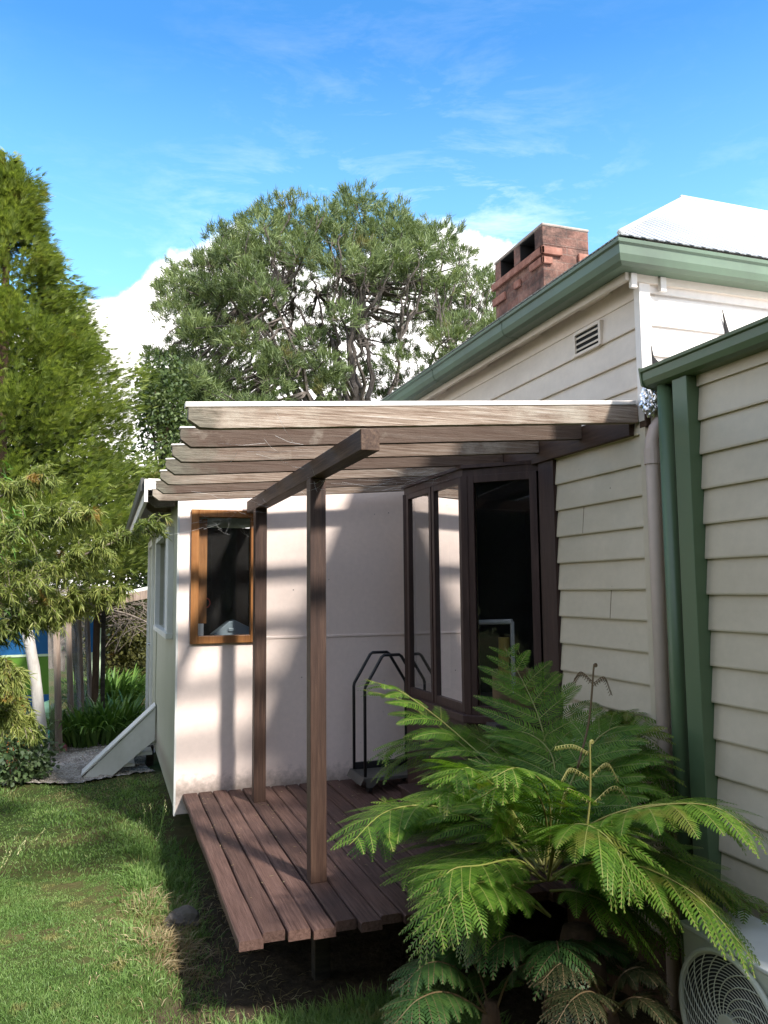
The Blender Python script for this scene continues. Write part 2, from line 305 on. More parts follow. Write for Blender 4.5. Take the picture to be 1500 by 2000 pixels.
def thing(name, label, cat, loc=(0, 0, 0), group=None):
    o = bpy.data.objects.new(name, None); o.empty_display_size = .2; COL.objects.link(o); o.location = loc; o['_w'] = [float(x) for x in loc]
    o['label'] = label; o['category'] = cat
    if group: o['group'] = group
    return o
def tag(o, label, cat, group=None):
    o['label'] = label; o['category'] = cat
    if group: o['group'] = group
    return o
def np_mesh(name, verts, quads, mats, parent=None, mi=None, smooth=False):
    me = bpy.data.meshes.new(name); nv, nf, k = len(verts), len(quads), quads.shape[1]
    me.vertices.add(nv); me.vertices.foreach_set('co', np.asarray(verts, np.float32).ravel())
    me.loops.add(nf*k); me.loops.foreach_set('vertex_index', quads.astype(np.int32).ravel())
    me.polygons.add(nf); me.polygons.foreach_set('loop_start', np.arange(0, nf*k, k, dtype=np.int32))
    if not isinstance(mats, (list, tuple)): mats = [mats]
    for q in mats: me.materials.append(MT[q])
    if mi is not None: me.polygons.foreach_set('material_index', np.asarray(mi, np.int32))
    if smooth: me.polygons.foreach_set('use_smooth', np.ones(nf, bool))
    me.update(calc_edges=True); o = bpy.data.objects.new(name, me); link(o, parent); return o
def unit(a): return a/np.maximum(np.linalg.norm(a, axis=-1, keepdims=True), 1e-9)
def leaves(P, D, L, W, droop=.0, fold=None):
    """one 2-quad blade per row: base P, direction D, length L, width W, bent down by droop*L; returns verts, quads"""
    n = len(P); D = unit(D); rv = rng.normal(size=(n, 3)) if fold is None else fold
    sd = unit(np.cross(D, rv)); L = np.broadcast_to(np.asarray(L, float), (n,))[:, None]; W = np.broadcast_to(np.asarray(W, float), (n,))[:, None]
    dz = np.zeros((n, 3)); dz[:, 2] = -1
    mid = P + D*L*.5 + dz*L*droop*.25; tip = P + D*L + dz*L*droop
    V = np.stack([P - sd*W*.2, P + sd*W*.2, mid + sd*W*.5, mid - sd*W*.5, tip + sd*W*.05, tip - sd*W*.05], 1).reshape(-1, 3)
    b = (np.arange(n)*6)[:, None]
    Q = np.concatenate([b + np.array([[0, 1, 2, 3]]), b + np.array([[3, 2, 4, 5]])], 1).reshape(-1, 4)
    return V, Q
def smooth_path(pts, n):
    p = [Vector(q) for q in pts]; p = [p[0]*2-p[1]] + p + [p[-1]*2-p[-2]]; out = []; segs = len(p)-3
    for i in range(n+1):
        t = i/n*segs; k = min(int(t), segs-1); u = t-k; a, b, c, d = p[k:k+4]
        out.append(.5*((2*b) + (c-a)*u + (2*a-5*b+4*c-d)*u*u + (3*b-a-3*c+d)*u**3))
    return out

# ------------------------------------------------------------------ light
SUN_EL, SUN_AZ = R(41), math.atan2(.38, -.925)
sunv = Vector((math.cos(SUN_EL)*math.sin(SUN_AZ), math.cos(SUN_EL)*math.cos(SUN_AZ), math.sin(SUN_EL)))
ld = bpy.data.lights.new('sun', 'SUN'); ld.energy = 4.4; ld.angle = R(4.5); ld.color = (1, .955, .89)
lo = bpy.data.objects.new('sun', ld); COL.objects.link(lo); lo.rotation_euler = sunv.to_track_quat('Z', 'Y').to_euler(); lo.location = sunv*60
W = bpy.data.worlds.new('World'); S.world = W; W.use_nodes = True; wt = W.node_tree; wn = wt.nodes
class WT(NT):
    def __init__(s): s.t = wt
w = WT(); bg = wn['Background']
sk = w.n('ShaderNodeTexSky'); sk.sky_type = 'NISHITA'; sk.sun_disc = False; sk.sun_elevation = SUN_EL; sk.sun_rotation = SUN_AZ
sk.air_density = 1.0; sk.dust_density = .25; sk.ozone_density = 1.0; sk.altitude = 300
tc = w.n('ShaderNodeTexCoord'); dirv = tc.outputs['Generated']; sx = w.n('ShaderNodeSeparateXYZ'); w.l(dirv, sx.inputs[0])
az = w.math('ARCTAN2', sx.outputs[0], sx.outputs[1]); u = w.math('ADD', w.math('MULTIPLY', az, 1/1.6), .3125)   # azimuth -0.5..1.1 -> 0..1
def azp(a): return (a+.5)/1.6
top = w.ramp(u, [(azp(a), z) for a, z in ((-.5, .27), (-.1, .30), (-.024, .335), (.02, .345), (.05, .385), (.10, .398), (.15, .425), (.185, .405), (.26, .385), (.33, .405), (.40, .418), (.44, .418), (.50, .400), (.56, .36), (.70, .24), (1.0, .15))])
nb = w.noise(dirv, 9, 9, .62); nc = w.noise(dirv, 38, 6, .6)
edge = w.math('SUBTRACT', w.math('ADD', top, w.math('ADD', w.math('MULTIPLY', w.math('SUBTRACT', nb, .5), .075), w.math('MULTIPLY', w.math('SUBTRACT', nc, .5), .016))), sx.outputs[2])
mr = w.n('ShaderNodeMapRange'); mr.interpolation_type = 'SMOOTHSTEP'; w.l(edge, mr.inputs[0]); mr.inputs[1].default_value = -.006; mr.inputs[2].default_value = .014
# thin wisps above the bank
mp = w.n('ShaderNodeMapping'); mp.inputs['Scale'].default_value = (1.2, 1.2, 4.5); mp.inputs['Rotation'].default_value = (0, R(24), 0); w.l(dirv, mp.inputs[0])
wz = w.math('MULTIPLY', w.ramp(w.noise(mp.outputs[0], 5, 9, .68, .4), [(.50, 0.), (.82, .42)]), w.ramp(sx.outputs[2], [(.40, 1.), (.46, .8), (.50, .3), (.60, .12)]))
cloud = w.math('MAXIMUM', mr.outputs[0], w.math('MULTIPLY', wz, w.ramp(u, [(azp(.0), .15), (azp(.3), 1.), (azp(.5), 1.), (azp(.66), .2)])))
fill_clouds = w.math('MULTIPLY', w.ramp(w.noise(dirv, 2.6, 7, .6), [(.42, 0.), (.56, 1.)]), w.ramp(w.math('ADD', w.math('MULTIPLY', w.math('ADD', w.math('MULTIPLY', sx.outputs[1], .94), w.math('MULTIPLY', sx.outputs[0], .33)), -.5), .5), [(.34, 0.), (.5, 1.)]))  # unseen clouds behind and to the left, added as neutral fill light
cloud = w.math('MAXIMUM', cloud, w.math('MULTIPLY', fill_clouds, .62))
ccol = w.mix(w.ramp(w.noise(dirv, 6, 6), [(.35, 0.), (.7, 1.)]), (8.6, 8.2, 8.1), (10.2, 9.8, 9.5))
hsv = w.n('ShaderNodeHueSaturation'); hsv.inputs['Saturation'].default_value = 1.36; hsv.inputs['Value'].default_value = 1.28; w.l(sk.outputs[0], hsv.inputs['Color'])
w.l(w.mix(cloud, w.mix(w.ramp(sx.outputs[2], [(.33, .30), (.58, 0.)]), w.mix(1., hsv.outputs[0], (1.04, 1.0, .98), 'MULTIPLY'), (2.6, 5.2, 7.0)), ccol), bg.inputs[0]); bg.inputs[1].default_value = .15
S.view_settings.view_transform = 'Standard'; S.view_settings.look = 'None'; S.view_settings.gamma = 1; S.view_settings.exposure = 1.0
S.cycles.max_bounces = 8; S.cycles.transparent_max_bounces = 16; S.cycles.caustics_reflective = False; S.cycles.caustics_refractive = False
S.cycles.sample_clamp_indirect = 6

# ================================================================== SETTING
def sst(e0, e1, x): t = np.clip((x-e0)/(e1-e0), 0, 1); return t*t*(3-2*t)
def gz(x, y):
    x = np.asarray(x, float); y = np.asarray(y, float)
    z = -.35 + .03*np.sin(x*1.3+y*.7) + .018*np.sin(x*3.1-y*2.3) - .05*sst(7, 12, y)
    hol = sst(.12, .55, x + .07*np.sin(y*5) + .05*np.sin(y*11))*(1-sst(6.3, 7.2, y))*(.35+.65*sst(3.1, 4.1, y))
    return z - (.19-.09*sst(5.0, 6.2, y))*hol
def axis_pts(lo, hi, step, far):
    a = list(np.arange(lo, hi+1e-6, step)); s = step; x = hi
    while x < far: s *= 1.35; x += s; a.append(x)
    s = step; x = lo
    while x > -far: s *= 1.35; x -= s; a.insert(0, x)
    return np.array(a)
gx = axis_pts(-3, 4, .06, 500); gy = axis_pts(1.5, 13, .06, 500)
GX, GY = np.meshgrid(gx, gy); GZ = gz(GX, GY) + rng.normal(0, .006, GX.shape)
nx, ny = len(gx), len(gy); idx = np.arange(nx*ny).reshape(ny, nx)
lawn = np_mesh('lawn', np.stack([GX, GY, GZ], -1).reshape(-1, 3), np.stack([idx[:-1, :-1], idx[:-1, 1:], idx[1:, 1:], idx[1:, :-1]], -1).reshape(-1, 4), 'ground', smooth=True)
lawn['kind'] = 'structure'
# gravel path between the lawn and the strap-leaved clumps
px_ = np.linspace(-.95, .56, 40); py_ = np.linspace(9.15, 12.6, 70); PX, PY = np.meshgrid(px_, py_)
PX = PX + .10*np.sin(PY*3.1); PY2 = PY + .10*np.sin(PX*5)
idx = np.arange(PX.size).reshape(PX.shape)
gp = np_mesh('gravel_path', np.stack([PX, PY2, gz(PX, PY2)+.022+rng.normal(0, .007, PX.shape)], -1).reshape(-1, 3), np.stack([idx[:-1, :-1], idx[:-1, 1:], idx[1:, 1:], idx[1:, :-1]], -1).reshape(-1, 4), 'gravel')
gp['kind'] = 'structure'

# ================================================================== HOUSE
HX, CY = 2.65, 3.44
def boards_x(mb, X, y0, y1, zb, pitch, zmax=9, t=.02):
    for z in zb:
        p = min(pitch, zmax-z); jz = random.uniform(-.0015, .0015); jt = random.uniform(-.0015, .0015)
        mb.prism([(X, y0, z+jz), (X-t-jt, y0, z+jz), (X-t-jt-.0015, y0, z+jz+.008), (X-.005, y0, z+p+.004), (X, y0, z+p)], (0, y1-y0, 0))
def boards_y(mb, Y, x0, x1, zb, pitch, zmax=9, t=.02):
    for z in zb:
        p = min(pitch, zmax-z)
        mb.prism([(x0, Y, z), (x0, Y-t, z), (x0, Y-t-.0015, z+.008), (x0, Y-.005, z+p+.004), (x0, Y, z+p)], (x1-x0, 0, 0))
house = thing('weatherboard_house', 'cream weatherboard house with white roof, green gutter and brick chimney behind the pergola', 'house', (HX, CY, -.5))
PB = .1625; zlow = [.936-PB*i for i in range(8, 0, -1)] + [.936+PB*i for i in range(10)]
w_ = MB()
boards_x(w_, HX, CY+.02, 4.31, [z for z in zlow], PB, 2.50)
w_.box(HX, HX+.1, CY+.004, 4.31, -.5, 2.46); w_.build('wall', 'cream', house); w_ = MB()
boards_x(w_, HX, 6.24, 9.4, zlow, PB, 2.50); w_.box(HX, HX+.1, 6.24, 9.4, -.5, 2.46)
w_.build('wall', 'cream', house)
u_ = MB(); zu = [2.5, 2.651, 2.812, 2.973]
boards_x(u_, HX, CY+.02, 9.4, zu, .161, 3.135)
u_.box(HX-.012, HX, CY+.02, 9.4, 3.135, 3.47); u_.box(HX, HX+.1, CY+.004, 9.4, 2.46, 3.48)
u_.build('upper_wall', 'pinkcream', house)
f_ = MB(); boards_y(f_, CY, HX+.045, 8, [2.5, 2.66, 2.815, 2.981], .161, 3.16); f_.box(HX+.045, 8, CY-.014, CY, 3.16, 3.47)
f_.box(HX+.1, 8, CY+.004, CY+.1, 2.3, 3.48)
f_.build('front_wall', 'white_trim', house)
c_ = MB(); c_.box(HX-.026, HX+.044, CY-.03, CY+.019, 2.46, 3.44); c_.build('corner_trim', 'white_trim', house, bevel=.003); c_ = MB(); c_.box(HX-.024, HX+.004, CY-.028, CY+.019, -.4, 2.459); c_.build('corner_trim', 'cream', house, bevel=.003)
# split boards on the sunny face: black slivers standing in for the dark gaps
s_ = MB(); p = atY(1412, 612, CY-.026); q = atY(1419, 655, CY-.026); s_.prism([(p.x-.004, CY-.03, p.z+.02), (p.x+.012, CY-.03, q.z-.01), (p.x+.045, CY-.03, q.z-.02), (p.x+.02, CY-.03, p.z-.06)], (0, .006, 0)); s_.build('split_board', 'gap_black', house); s_ = MB()
p = atY(1272, 682, CY-.026); s_.prism([(p.x-.004, CY-.034, p.z+.02), (p.x+.01, CY-.034, p.z-.045), (p.x+.05, CY-.034, p.z-.075), (p.x+.10, CY-.034, p.z-.085), (p.x+.09, CY-.034, p.z-.10), (p.x, CY-.034, p.z-.10)], (0, .006, 0))
s_.build('split_board', 'gap_black', house)
# far and right walls, ceiling and floor close the box
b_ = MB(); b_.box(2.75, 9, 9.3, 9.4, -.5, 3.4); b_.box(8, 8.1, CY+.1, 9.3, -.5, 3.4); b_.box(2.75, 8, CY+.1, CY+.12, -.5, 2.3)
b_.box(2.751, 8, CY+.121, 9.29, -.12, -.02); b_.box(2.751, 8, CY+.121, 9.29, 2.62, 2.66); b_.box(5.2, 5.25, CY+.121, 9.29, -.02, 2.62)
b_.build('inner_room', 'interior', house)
# hip roof
GXo, GYo, GZt = 2.403, 3.268, 3.366
tp = .702; ax, ay = 4.906, 5.69; az_ = 3.392+tp*(ax-2.44)
def rp(x, y): return (x, y, 3.392 + tp*min(x-2.44, y-3.305))
r_ = MB(); far = 8.075
r_.add([rp(2.44, 3.305), (9, 3.305, 3.392), (9, ay, az_), (ax, ay, az_)], [(0, 1, 2, 3)])
r_.add([(9, far, 3.392), (2.44, far, 3.392), (ax, ay, az_), (9, ay, az_)], [(0, 1, 2, 3)])
hip = r_.build('roof', 'roof', house)
sl = hip.modifiers.new('thick', 'SOLIDIFY'); sl.thickness = .006; sl.offset = -1
r_ = MB(); r_.add([(2.44, far, 3.392), rp(2.44, 3.305), (ax, ay, az_)], [(0, 1, 2)]); o = r_.build('hip_roof', 'roof_y', house)
sl = o.modifiers.new('thick', 'SOLIDIFY'); sl.thickness = .006; sl.offset = -1
rc = MB(); rc.tube([(2.45, 3.315, 3.41), (ax, ay, az_+.012)], .018, 6); rc.tube([(ax-.03, ay, az_+.005), (9, ay, az_+.005)], .028, 6)
rc.build('ridge_cap', 'ac_top', hip, smooth=True)
# scribed end of the ridge cap: little dark gaps
# gutter, mitred at the corner
GP = [(-.002, 0), (.07, 0), (.098, .012), (.112, .045), (.114, .092), (.126, .100), (.128, .118), (.112, .124), (.106, .108), (.100, .106), (.092, .03), (.06, .014), (-.002, .014)]
gx0 = GXo+.128; gy0 = GYo+.128
g_ = MB(); g_.sweep([(9, gy0), (gx0, gy0), (gx0, 8.07)], [(o, z+GZt-.124) for o, z in GP])
gut = g_.build('gutter', 'green_metal', house)
for yy in (4.56, 5.74, 6.9):
    j_ = MB(); j_.sweep([(gx0, yy), (gx0, yy+.012)], [(o+(.003 if o > 0 else 0), z+GZt-.126) for o, z in GP[:8]] + [(-.003, GZt-.128)])
    j_.build('gutter_joint', 'green_metal', gut)
fa = MB(); fa.sweep([(9, gy0), (gx0, gy0), (gx0, 8.07)], [(-.004, GZt-.165), (-.03, GZt-.165), (-.03, GZt+.01), (-.004, GZt+.01)]); fa.build('fascia', 'pinkcream', house)
so = MB(); so.prism([(gx0+.031, gy0+.03, GZt-.10), (HX-.013, gy0+.03, GZt+.02), (HX-.013, gy0+.03, GZt+.035), (gx0+.031, gy0+.03, GZt-.085)], (0, 4.6, 0)); so.build('soffit', 'pinkcream', house)
for yy in (3.66, 4.42, 5.18, 5.94, 6.7):
    k = MB(); k.box(gx0+.004, HX-.014, yy, yy+.3, GZt-.135, GZt-.098); k.build('soffit_batten', 'pinkcream', house, bevel=.003)
for xx in (2.56, 2.745):
    k = MB(); k.box(xx, xx+.038, gy0-.01, CY-.031, GZt-.205, GZt-.126); k.build('rafter_tail', 'white_trim', house, bevel=.003)
# wall vent
v_ = MB(); a0, a1, z0, z1 = 3.78, 4.018, 2.985, 3.098
v_.box(HX-.034, HX-.006, a0-.02, a0, z0-.012, z1+.016); v_.box(HX-.034, HX-.006, a1, a1+.02, z0-.012, z1+.016); v_.box(HX-.034, HX-.006, a0, a1, z1, z1+.02); v_.box(HX-.034, HX-.006, a0, a1, z0-.016, z0)
vent = v_.build('vent', 'pinkcream', house); k = MB(); k.box(HX-.0225, HX-.0215, a0, a1, z0, z1); k.build('vent_shade_plate', 'gap_black', vent)  # black plate behind the louvres stands in for shade inside the vent
k = MB()
for i in range(3): zz = z0+.018+i*.034; k.prism([(HX-.032, a0, zz), (HX-.030, a0, zz-.003), (HX-.0235, a0, zz+.009), (HX-.0255, a0, zz+.012)], (0, a1-a0, 0))
k.build('louvre', 'pinkcream', vent)
# chimney
cx0, cx1, c0, c1 = 3.79, 4.29, 6.3, 7.27
ch = MB(); ch.box(cx0, cx1, c0, c1, 3.4, 4.80)
ch.box(cx0+.2, cx1, c0+.15, c1-.12, 4.80, 4.985); ch.box(cx0, cx1, c0, c0+.15, 4.80, 4.985); ch.box(cx0, cx1, c1-.12, c1, 4.80, 4.985); ch.box(cx0, cx0+.2, 6.74, 6.86, 4.80, 4.985)
chim = ch.build('chimney', 'brick', house, bevel=.006)
k = MB(); k.box(cx0+.19, cx0+.199, c0+.151, 6.739, 4.801, 4.98); k.box(cx0+.19, cx0+.199, 6.861, c1-.121, 4.801, 4.98); k.build('flue_opening', 'gap_black', chim); k = MB(); k.box(cx0+.004, cx0+.189, c0+.151, 6.739, 4.976, 4.983); k.box(cx0+.004, cx0+.189, 6.861, c1-.121, 4.976, 4.983); k.box(cx0+.006, cx0+.189, c1-.126, c1-.1205, 4.803, 4.975); k.box(cx0+.006, cx0+.189, 6.733, 6.7395, 4.803, 4.975); k.build('flue_dark_plate', 'gap_black', chim)  # near-black plates on the back, ceiling and sides of the chimney openings
k = MB(); k.prism([(cx0-.008, c0-.008, 4.985), (cx1+.008, c0-.008, 4.985), (cx1-.03, c0+.05, 5.03), (cx0+.03, c0+.05, 5.035)], (0, 0.0, 0)) if False else k.box(cx0-.008, cx1+.008, c0-.008, c1+.008, 4.985, 5.014); k.build('cement_cap', 'cement', chim, bevel=.012)
k = MB(); k.box(cx0-.035, cx0+.19, c0-.035, c0-.002, 4.70, 4.772); k.box(cx1-.13, cx1+.03, c0-.035, c0-.002, 4.66, 4.75); k.box(cx0-.035, cx0-.002, c0-.035, c1+.03, 4.70, 4.772)
k.box(cx0-.03, cx0+.085, c0-.03, c0-.0025, 4.61, 4.675); k.box(cx0-.03, cx0-.0025, c0-.03, c0+.22, 4.61, 4.675); k.box(cx0-.03, cx0-.0025, c0+.42, c0+.53, 4.55, 4.625); k.box(cx0-.03, cx0-.0025, c1-.24, c1+.025, 4.53, 4.61)
k.build('corbel', 'corbel', chim, bevel=.006)
# beige downpipe at the house corner
k = MB(); k.tube([(2.66, 3.33, 2.44), (2.63, 3.338, 2.40), (2.612, 3.345, 2.34), (2.61, 3.345, -.4)], .034, 14); dp = k.build('downpipe', 'beige_pipe', house, smooth=True)
k = MB(); k.tube([(2.61, 3.345, 2.30), (2.61, 3.345, 2.22)], .039, 14)
k.build('pipe_collar', 'beige_pipe', dp, smooth=False)
k = MB(); k.box(2.655, 2.72, 3.02, CY-.031, -.5, 2.60); k.build('junction_panel', 'pinkcream', house); k = MB(); k.box(HX-.028, HX-.022, 2.95, 4.305, -.6, -.12); k.build('base_strip', 'trunk_brown', house)  # dark strip low on the wall stands in for the black shade there

# ---- bay window
A, B, C_, D = Vector((2.65, 4.50, 0)), Vector((2.26, 4.88, 0)), Vector((2.26, 6.00, 0)), Vector((2.65, 6.22, 0))
bz0, bz1 = .775, 2.355
ins = [Vector((2.70, 4.53, 0)), Vector((2.33, 4.91, 0)), Vector((2.33, 5.96, 0)), Vector((2.70, 6.17, 0))]
k = MB()
def wallstrip(mb, z0, z1, inset=0):
    o = [A, B, C_, D]; mb.prism([(q.x+inset, q.y, z0) for q in o] + [(q.x, q.y, z0) for q in ins[::-1]], (0, 0, z1-z0))
wallstrip(k, -.03, bz0-.05); wallstrip(k, bz1, 2.405)
for q in (B, C_): k.tube([(q.x+.018, q.y, bz0), (q.x+.018, q.y, bz1)], .03, 4)
k.box(2.618, 2.66, 4.312, 4.49, -.3, 2.40); k.box(2.62, 2.66, 6.221, 6.239, -.3, 2.40)
bay = k.build('bay_window', 'dark_frame', house)
k = MB(); k.prism([(A.x, A.y-.02, bz0-.05), (B.x-.035, B.y-.02, bz0-.05), (C_.x-.035, C_.y+.02, bz0-.05), (D.x, D.y+.02, bz0-.05), (2.72, 6.2, bz0-.05), (2.72, 4.5, bz0-.05)], (0, 0, .05)); k.build('sill', 'dark_frame', bay, bevel=.004)
k = MB(); k.prism([(A.x, A.y, 2.405), (B.x-.02, B.y-.02, 2.405), (C_.x-.02, C_.y+.02, 2.405), (D.x, D.y, 2.405)], (0, 0, .022)); k.build('bay_cap', 'dark_frame', bay)
def sash(p, q, z0, z1, w, bot=.06):
    p = Vector(p); q = Vector(q); d = (q-p).normalized(); n = Vector((-d.y, d.x, 0)); L = (q-p).length; mb = MB()
    def pc(a, b, z_0, z_1): mb.bar(p + d*((a+b)/2) + Vector((0, 0, z_0)), p + d*((a+b)/2) + Vector((0, 0, z_1)), .04, b-a, up=d)
    pc(0, w, z0, z1); pc(L-w, L, z0, z1)
    for z_0, z_1 in ((z0, z0+bot), (z1-w, z1)):
        mb.bar(p + d*w + Vector((0, 0, (z_0+z_1)/2)), p + d*(L-w) + Vector((0, 0, (z_0+z_1)/2)), .038, z_1-z_0)
    s = mb.build('sash', 'dark_frame', bay, bevel=.002)
    g = MB(); a = p + d*(w-.004); b = p + d*(L-w+.004); g.add([a+Vector((0, 0, z0+bot-.004)), b+Vector((0, 0, z0+bot-.004)), b+Vector((0, 0, z1-w+.004)), a+Vector((0, 0, z1-w+.004))], [(0, 1, 2, 3)])
    g.build('pane', 'glass_bay' if abs(d.x) < .1 else 'glass_dark', bay)
off = Vector((.02, 0, 0))
sash((2.635, 4.535, 0), (2.292, 4.872, 0), bz0, bz1, .05); sash((2.282, 4.915, 0), (2.282, 5.435, 0), bz0, bz1, .042); sash((2.282, 5.455, 0), (2.282, 5.965, 0), bz0, bz1, .042); sash((2.31, 6.008, 0), (2.64, 6.195, 0), bz0, bz1, .042)
# contents of the bay
k = MB(); path = []
for i in range(41):
    y = 4.905+.012*i*.5; 
n_ = 26; vs = []; fs = []
for i in range(n_+1):
    u_ = i/n_; p = Vector((2.37+.02*math.sin(u_*38), 4.93+.20*u_, 0)); vs += [(p.x, p.y, .80), (p.x, p.y, 2.33)]
for i in range(n_): fs.append((2*i, 2*i+2, 2*i+3, 2*i+1))
k.add(vs, fs); k.build('curtain', 'curtain', house, smooth=True)
k = MB(); k.box(2.34, 3.2, 4.62, 6.1, .70, .74); k.build('window_seat', 'interior2', house)
def crate_box(name, label, cat, x0, x1, y0, y1, z0, z1, mt, rot=0):
    k = MB(); k.box(x0, x1, y0, y1, z0, z1); k.box(x0-.006, x1+.006, y0-.006, y1+.006, z1-.04, z1+.004); o = k.build(name, mt, bevel=.004); tag(o, label, cat); return o
crate_box('cardboard_box', 'brown cardboard box on the seat inside the dark bay window', 'box', 2.62, 2.88, 4.95, 5.22, .745, 1.02, 'card')
crate_box('book_stack', 'small red stack inside the bay window close to its right jamb', 'books', 2.74, 2.90, 4.66, 4.84, .745, .93, 'red')
k = MB(); k.tube([(2.60, 5.0, 1.02), (2.61, 5.0, 1.26)], .038, 12); k.tube([(2.60, 5.0, 1.01), (2.60, 5.0, 1.03)], .05, 12); tag(k.build('cardboard_tube', 'yellow', smooth=False), 'short yellow tube upright on the box inside the bay window', 'tube')
k = MB(); a = atY(922, 1216, 5.15); b = atY(1000, 1214, 4.9); k.tube([a, b], .018, 10); k.bar(a+Vector((0, 0, -.5)), a, .02, .02, up=(0, 1, 0)); k.bar(b+Vector((0, 0, -.48)), b, .02, .02, up=(0, 1, 0)); tag(k.build('clothes_rail', 'paper', smooth=False), 'pale horizontal rail seen through the bay window glass', 'rail')
k = MB(); k.box(2.08, 2.22, 4.95, 5.66, .004, .15); k.box(2.06, 2.225, 4.93, 5.68, .15, .168)
tag(k.build('step_box', 'dark_frame', bevel=.004), 'low dark brown box step on the deck under the bay window', 'step')

# ================================================================== WING in front (right edge of the picture)
for yy, zi in ((3.78, .936+PB*3), (4.02, .936+PB*6), (3.62, .936-PB*1)):
    k = MB(); k.prism([(HX-.0225, yy, zi+.004), (HX-.0075, yy, zi+PB-.004), (HX-.004, yy, zi+PB-.004), (HX-.018, yy, zi+.004)], (0, .003, 0)); k.build('butt_joint', 'trunk_brown', house)
wing = thing('house_wing', 'lower cream weatherboard wing with dark green gutter and corner post at the right edge', 'building', (HX, 3.0, -.5))
WY0 = 1.45; zwing = [.743-.164*i for i in range(6, 0, -1)] + [.743+.1637*i for i in range(11)]
k = MB(); boards_x(k, HX, WY0, 3.022, zwing, .1637, 2.58); k.box(HX, HX+.1, WY0, 3.022, -.2, 2.60); k.box(HX+.1, 8, WY0, WY0+.1, -.5, 2.60); k.build('wall', 'cream', wing)
k = MB(); k.box(HX+.01, HX+.09, WY0, 3.02, -.6, -.2); k.build('base_strip', 'beige_pipe', wing)
k = MB(); k.box(HX-.02, HX, WY0, 3.022, 2.545, 2.66); k.build('frieze', 'cream', wing)
k = MB(); k.prism([(2.60, WY0-.1, 2.675), (8, WY0-.1, 3.0), (8, WY0-.1, 3.03), (2.60, WY0-.1, 2.70)], (0, 3.36-WY0+.05, 0)); k.build('roof', 'white_roof', wing)
k = MB(); k.sweep([(2.52+.128, WY0-.1), (2.52+.128, 3.30)], [(o, z*.8+2.598) for o, z in GP]); wg = k.build('gutter', 'dark_green', wing)
k = MB(); k.sweep([(2.652, 3.300), (2.652, 3.312)], [(0, 2.597), (.075, 2.597), (.117, 2.61), (.13, 2.70), (0, 2.70)]); k.build('end_cap', 'dark_green', wg)
k = MB(); k.box(2.573, 2.649, 3.024, 3.126, -.45, 2.597); k.build('corner_post', 'dark_green', wing, bevel=.003)
k = MB(); k.tube([(2.611, 3.225, 2.598), (2.611, 3.225, -.4)], .038, 16); k.build('downpipe', 'dark_green', wing, smooth=True)
# crumpled foil stuffed at the gutter end
bm = bmesh.new(); bmesh.ops.create_icosphere(bm, subdivisions=4, radius=1)
for v in bm.verts:
    n = v.co.copy(); r = 1 + .22*math.sin(n.x*9+n.z*5)*math.sin(n.y*8-n.z*6) + random.uniform(-.09, .09)
    v.co = Vector((n.x*.042*r, n.y*.05*r, n.z*.085*r + n.x*.02))
me = bpy.data.meshes.new('foil_wrap'); bm.to_mesh(me); bm.free(); me.materials.append(MT['foil']); o = bpy.data.objects.new('foil_wrap', me); COL.objects.link(o)
p = atY(1269, 779, 3.36); o.location = p; tag(o, 'crumpled silver foil stuffed between the pergola end and green gutter', 'foil')

# ================================================================== WHITE ANNEX
ann = thing('white_annex', 'pale flat-sheet annex with brown timber window at the far end of the deck', 'annex', (.556, 6.68, -.4))
AX, AY = .556, 6.68
def at_top(x): return 2.345 + .072*(x-AX)
k = MB(); wx0, wx1, wz0, wz1 = .66, 1.185, 1.185, 2.255
def pan(x0, x1, z0, z1a, z1b): k.prism([(x0, AY, z0), (x1, AY, z0), (x1, AY, z1b), (x0, AY, z1a)], (0, .05, 0))
pan(AX, wx0, -.155, at_top(AX), at_top(wx0)); pan(wx0, wx1, -.155, wz0, wz0); pan(wx0, wx1, wz1, at_top(wx0), at_top(wx1)); pan(wx1, HX-.002, -.155, at_top(wx1), at_top(HX))
k.build('front_wall', 'sheet', ann)
k = MB(); k.box(1.2, 2.62, AY-.006, AY-.0005, 1.196, 1.216); k.box(AX+.01, wx0-.06, AY-.004, AY-.0005, 1.20, 1.206); k.build('joint_strip', 'sheet', ann, bevel=.002)
k = MB(); k.box(AX-.016, AX-.001, AY-.006, AY+.05, -.165, 2.34); k.build('corner_strip', 'white_wood', ann)
# side wall with window hole
sy0, sy1, sz0, sz1 = 7.3, 9.1, 1.235, 2.12
k = MB(); SW = (AX, AX+.06)
k.box(*SW, AY+.05, sy0, -.155, 2.34); k.box(*SW, sy0, sy1, -.155, sz0); k.box(*SW, sy0, sy1, sz1, 2.34); k.box(*SW, sy1, 11.8, -.155, 2.34)
for yy in (9.5,): k.box(AX-.008, AX-.0005, yy, yy+.03, -.15, sz0-.08 if sy0 < yy < sy1 else 2.3)
k.build('side_wall', 'sheet_side', ann)
k = MB(); k.box(AX-.05, AX+.004, sy0-.05, sy0, sz0-.05, sz1+.05); k.box(AX-.05, AX+.004, sy1, sy1+.05, sz0-.05, sz1+.05); k.box(AX-.05, AX+.004, sy0, sy1, sz1, sz1+.05); k.box(AX-.06, AX+.004, sy0-.06, sy1+.06, sz0-.05, sz0)
sw = k.build('side_window', 'white_wood', ann, bevel=.003)
k = MB(); k.box(AX+.02, AX+.026, 8.0, sy1, sz0, sz1); k.build('pane', 'glass', sw)
k = MB(); k.box(AX-.02, AX+.015, sy0, 8.0, sz0, sz1); k.build('blind', 'paper', sw)
k = MB(); k.box(AX-.03, AX, 10.25, 10.33, -.3, 2.25); k.box(AX-.03, AX, 11.2, 11.28, -.3, 2.25); k.box(AX-.03, AX, 10.33, 11.2, 2.17, 2.25); dfm = k.build('door', 'white_wood', ann)
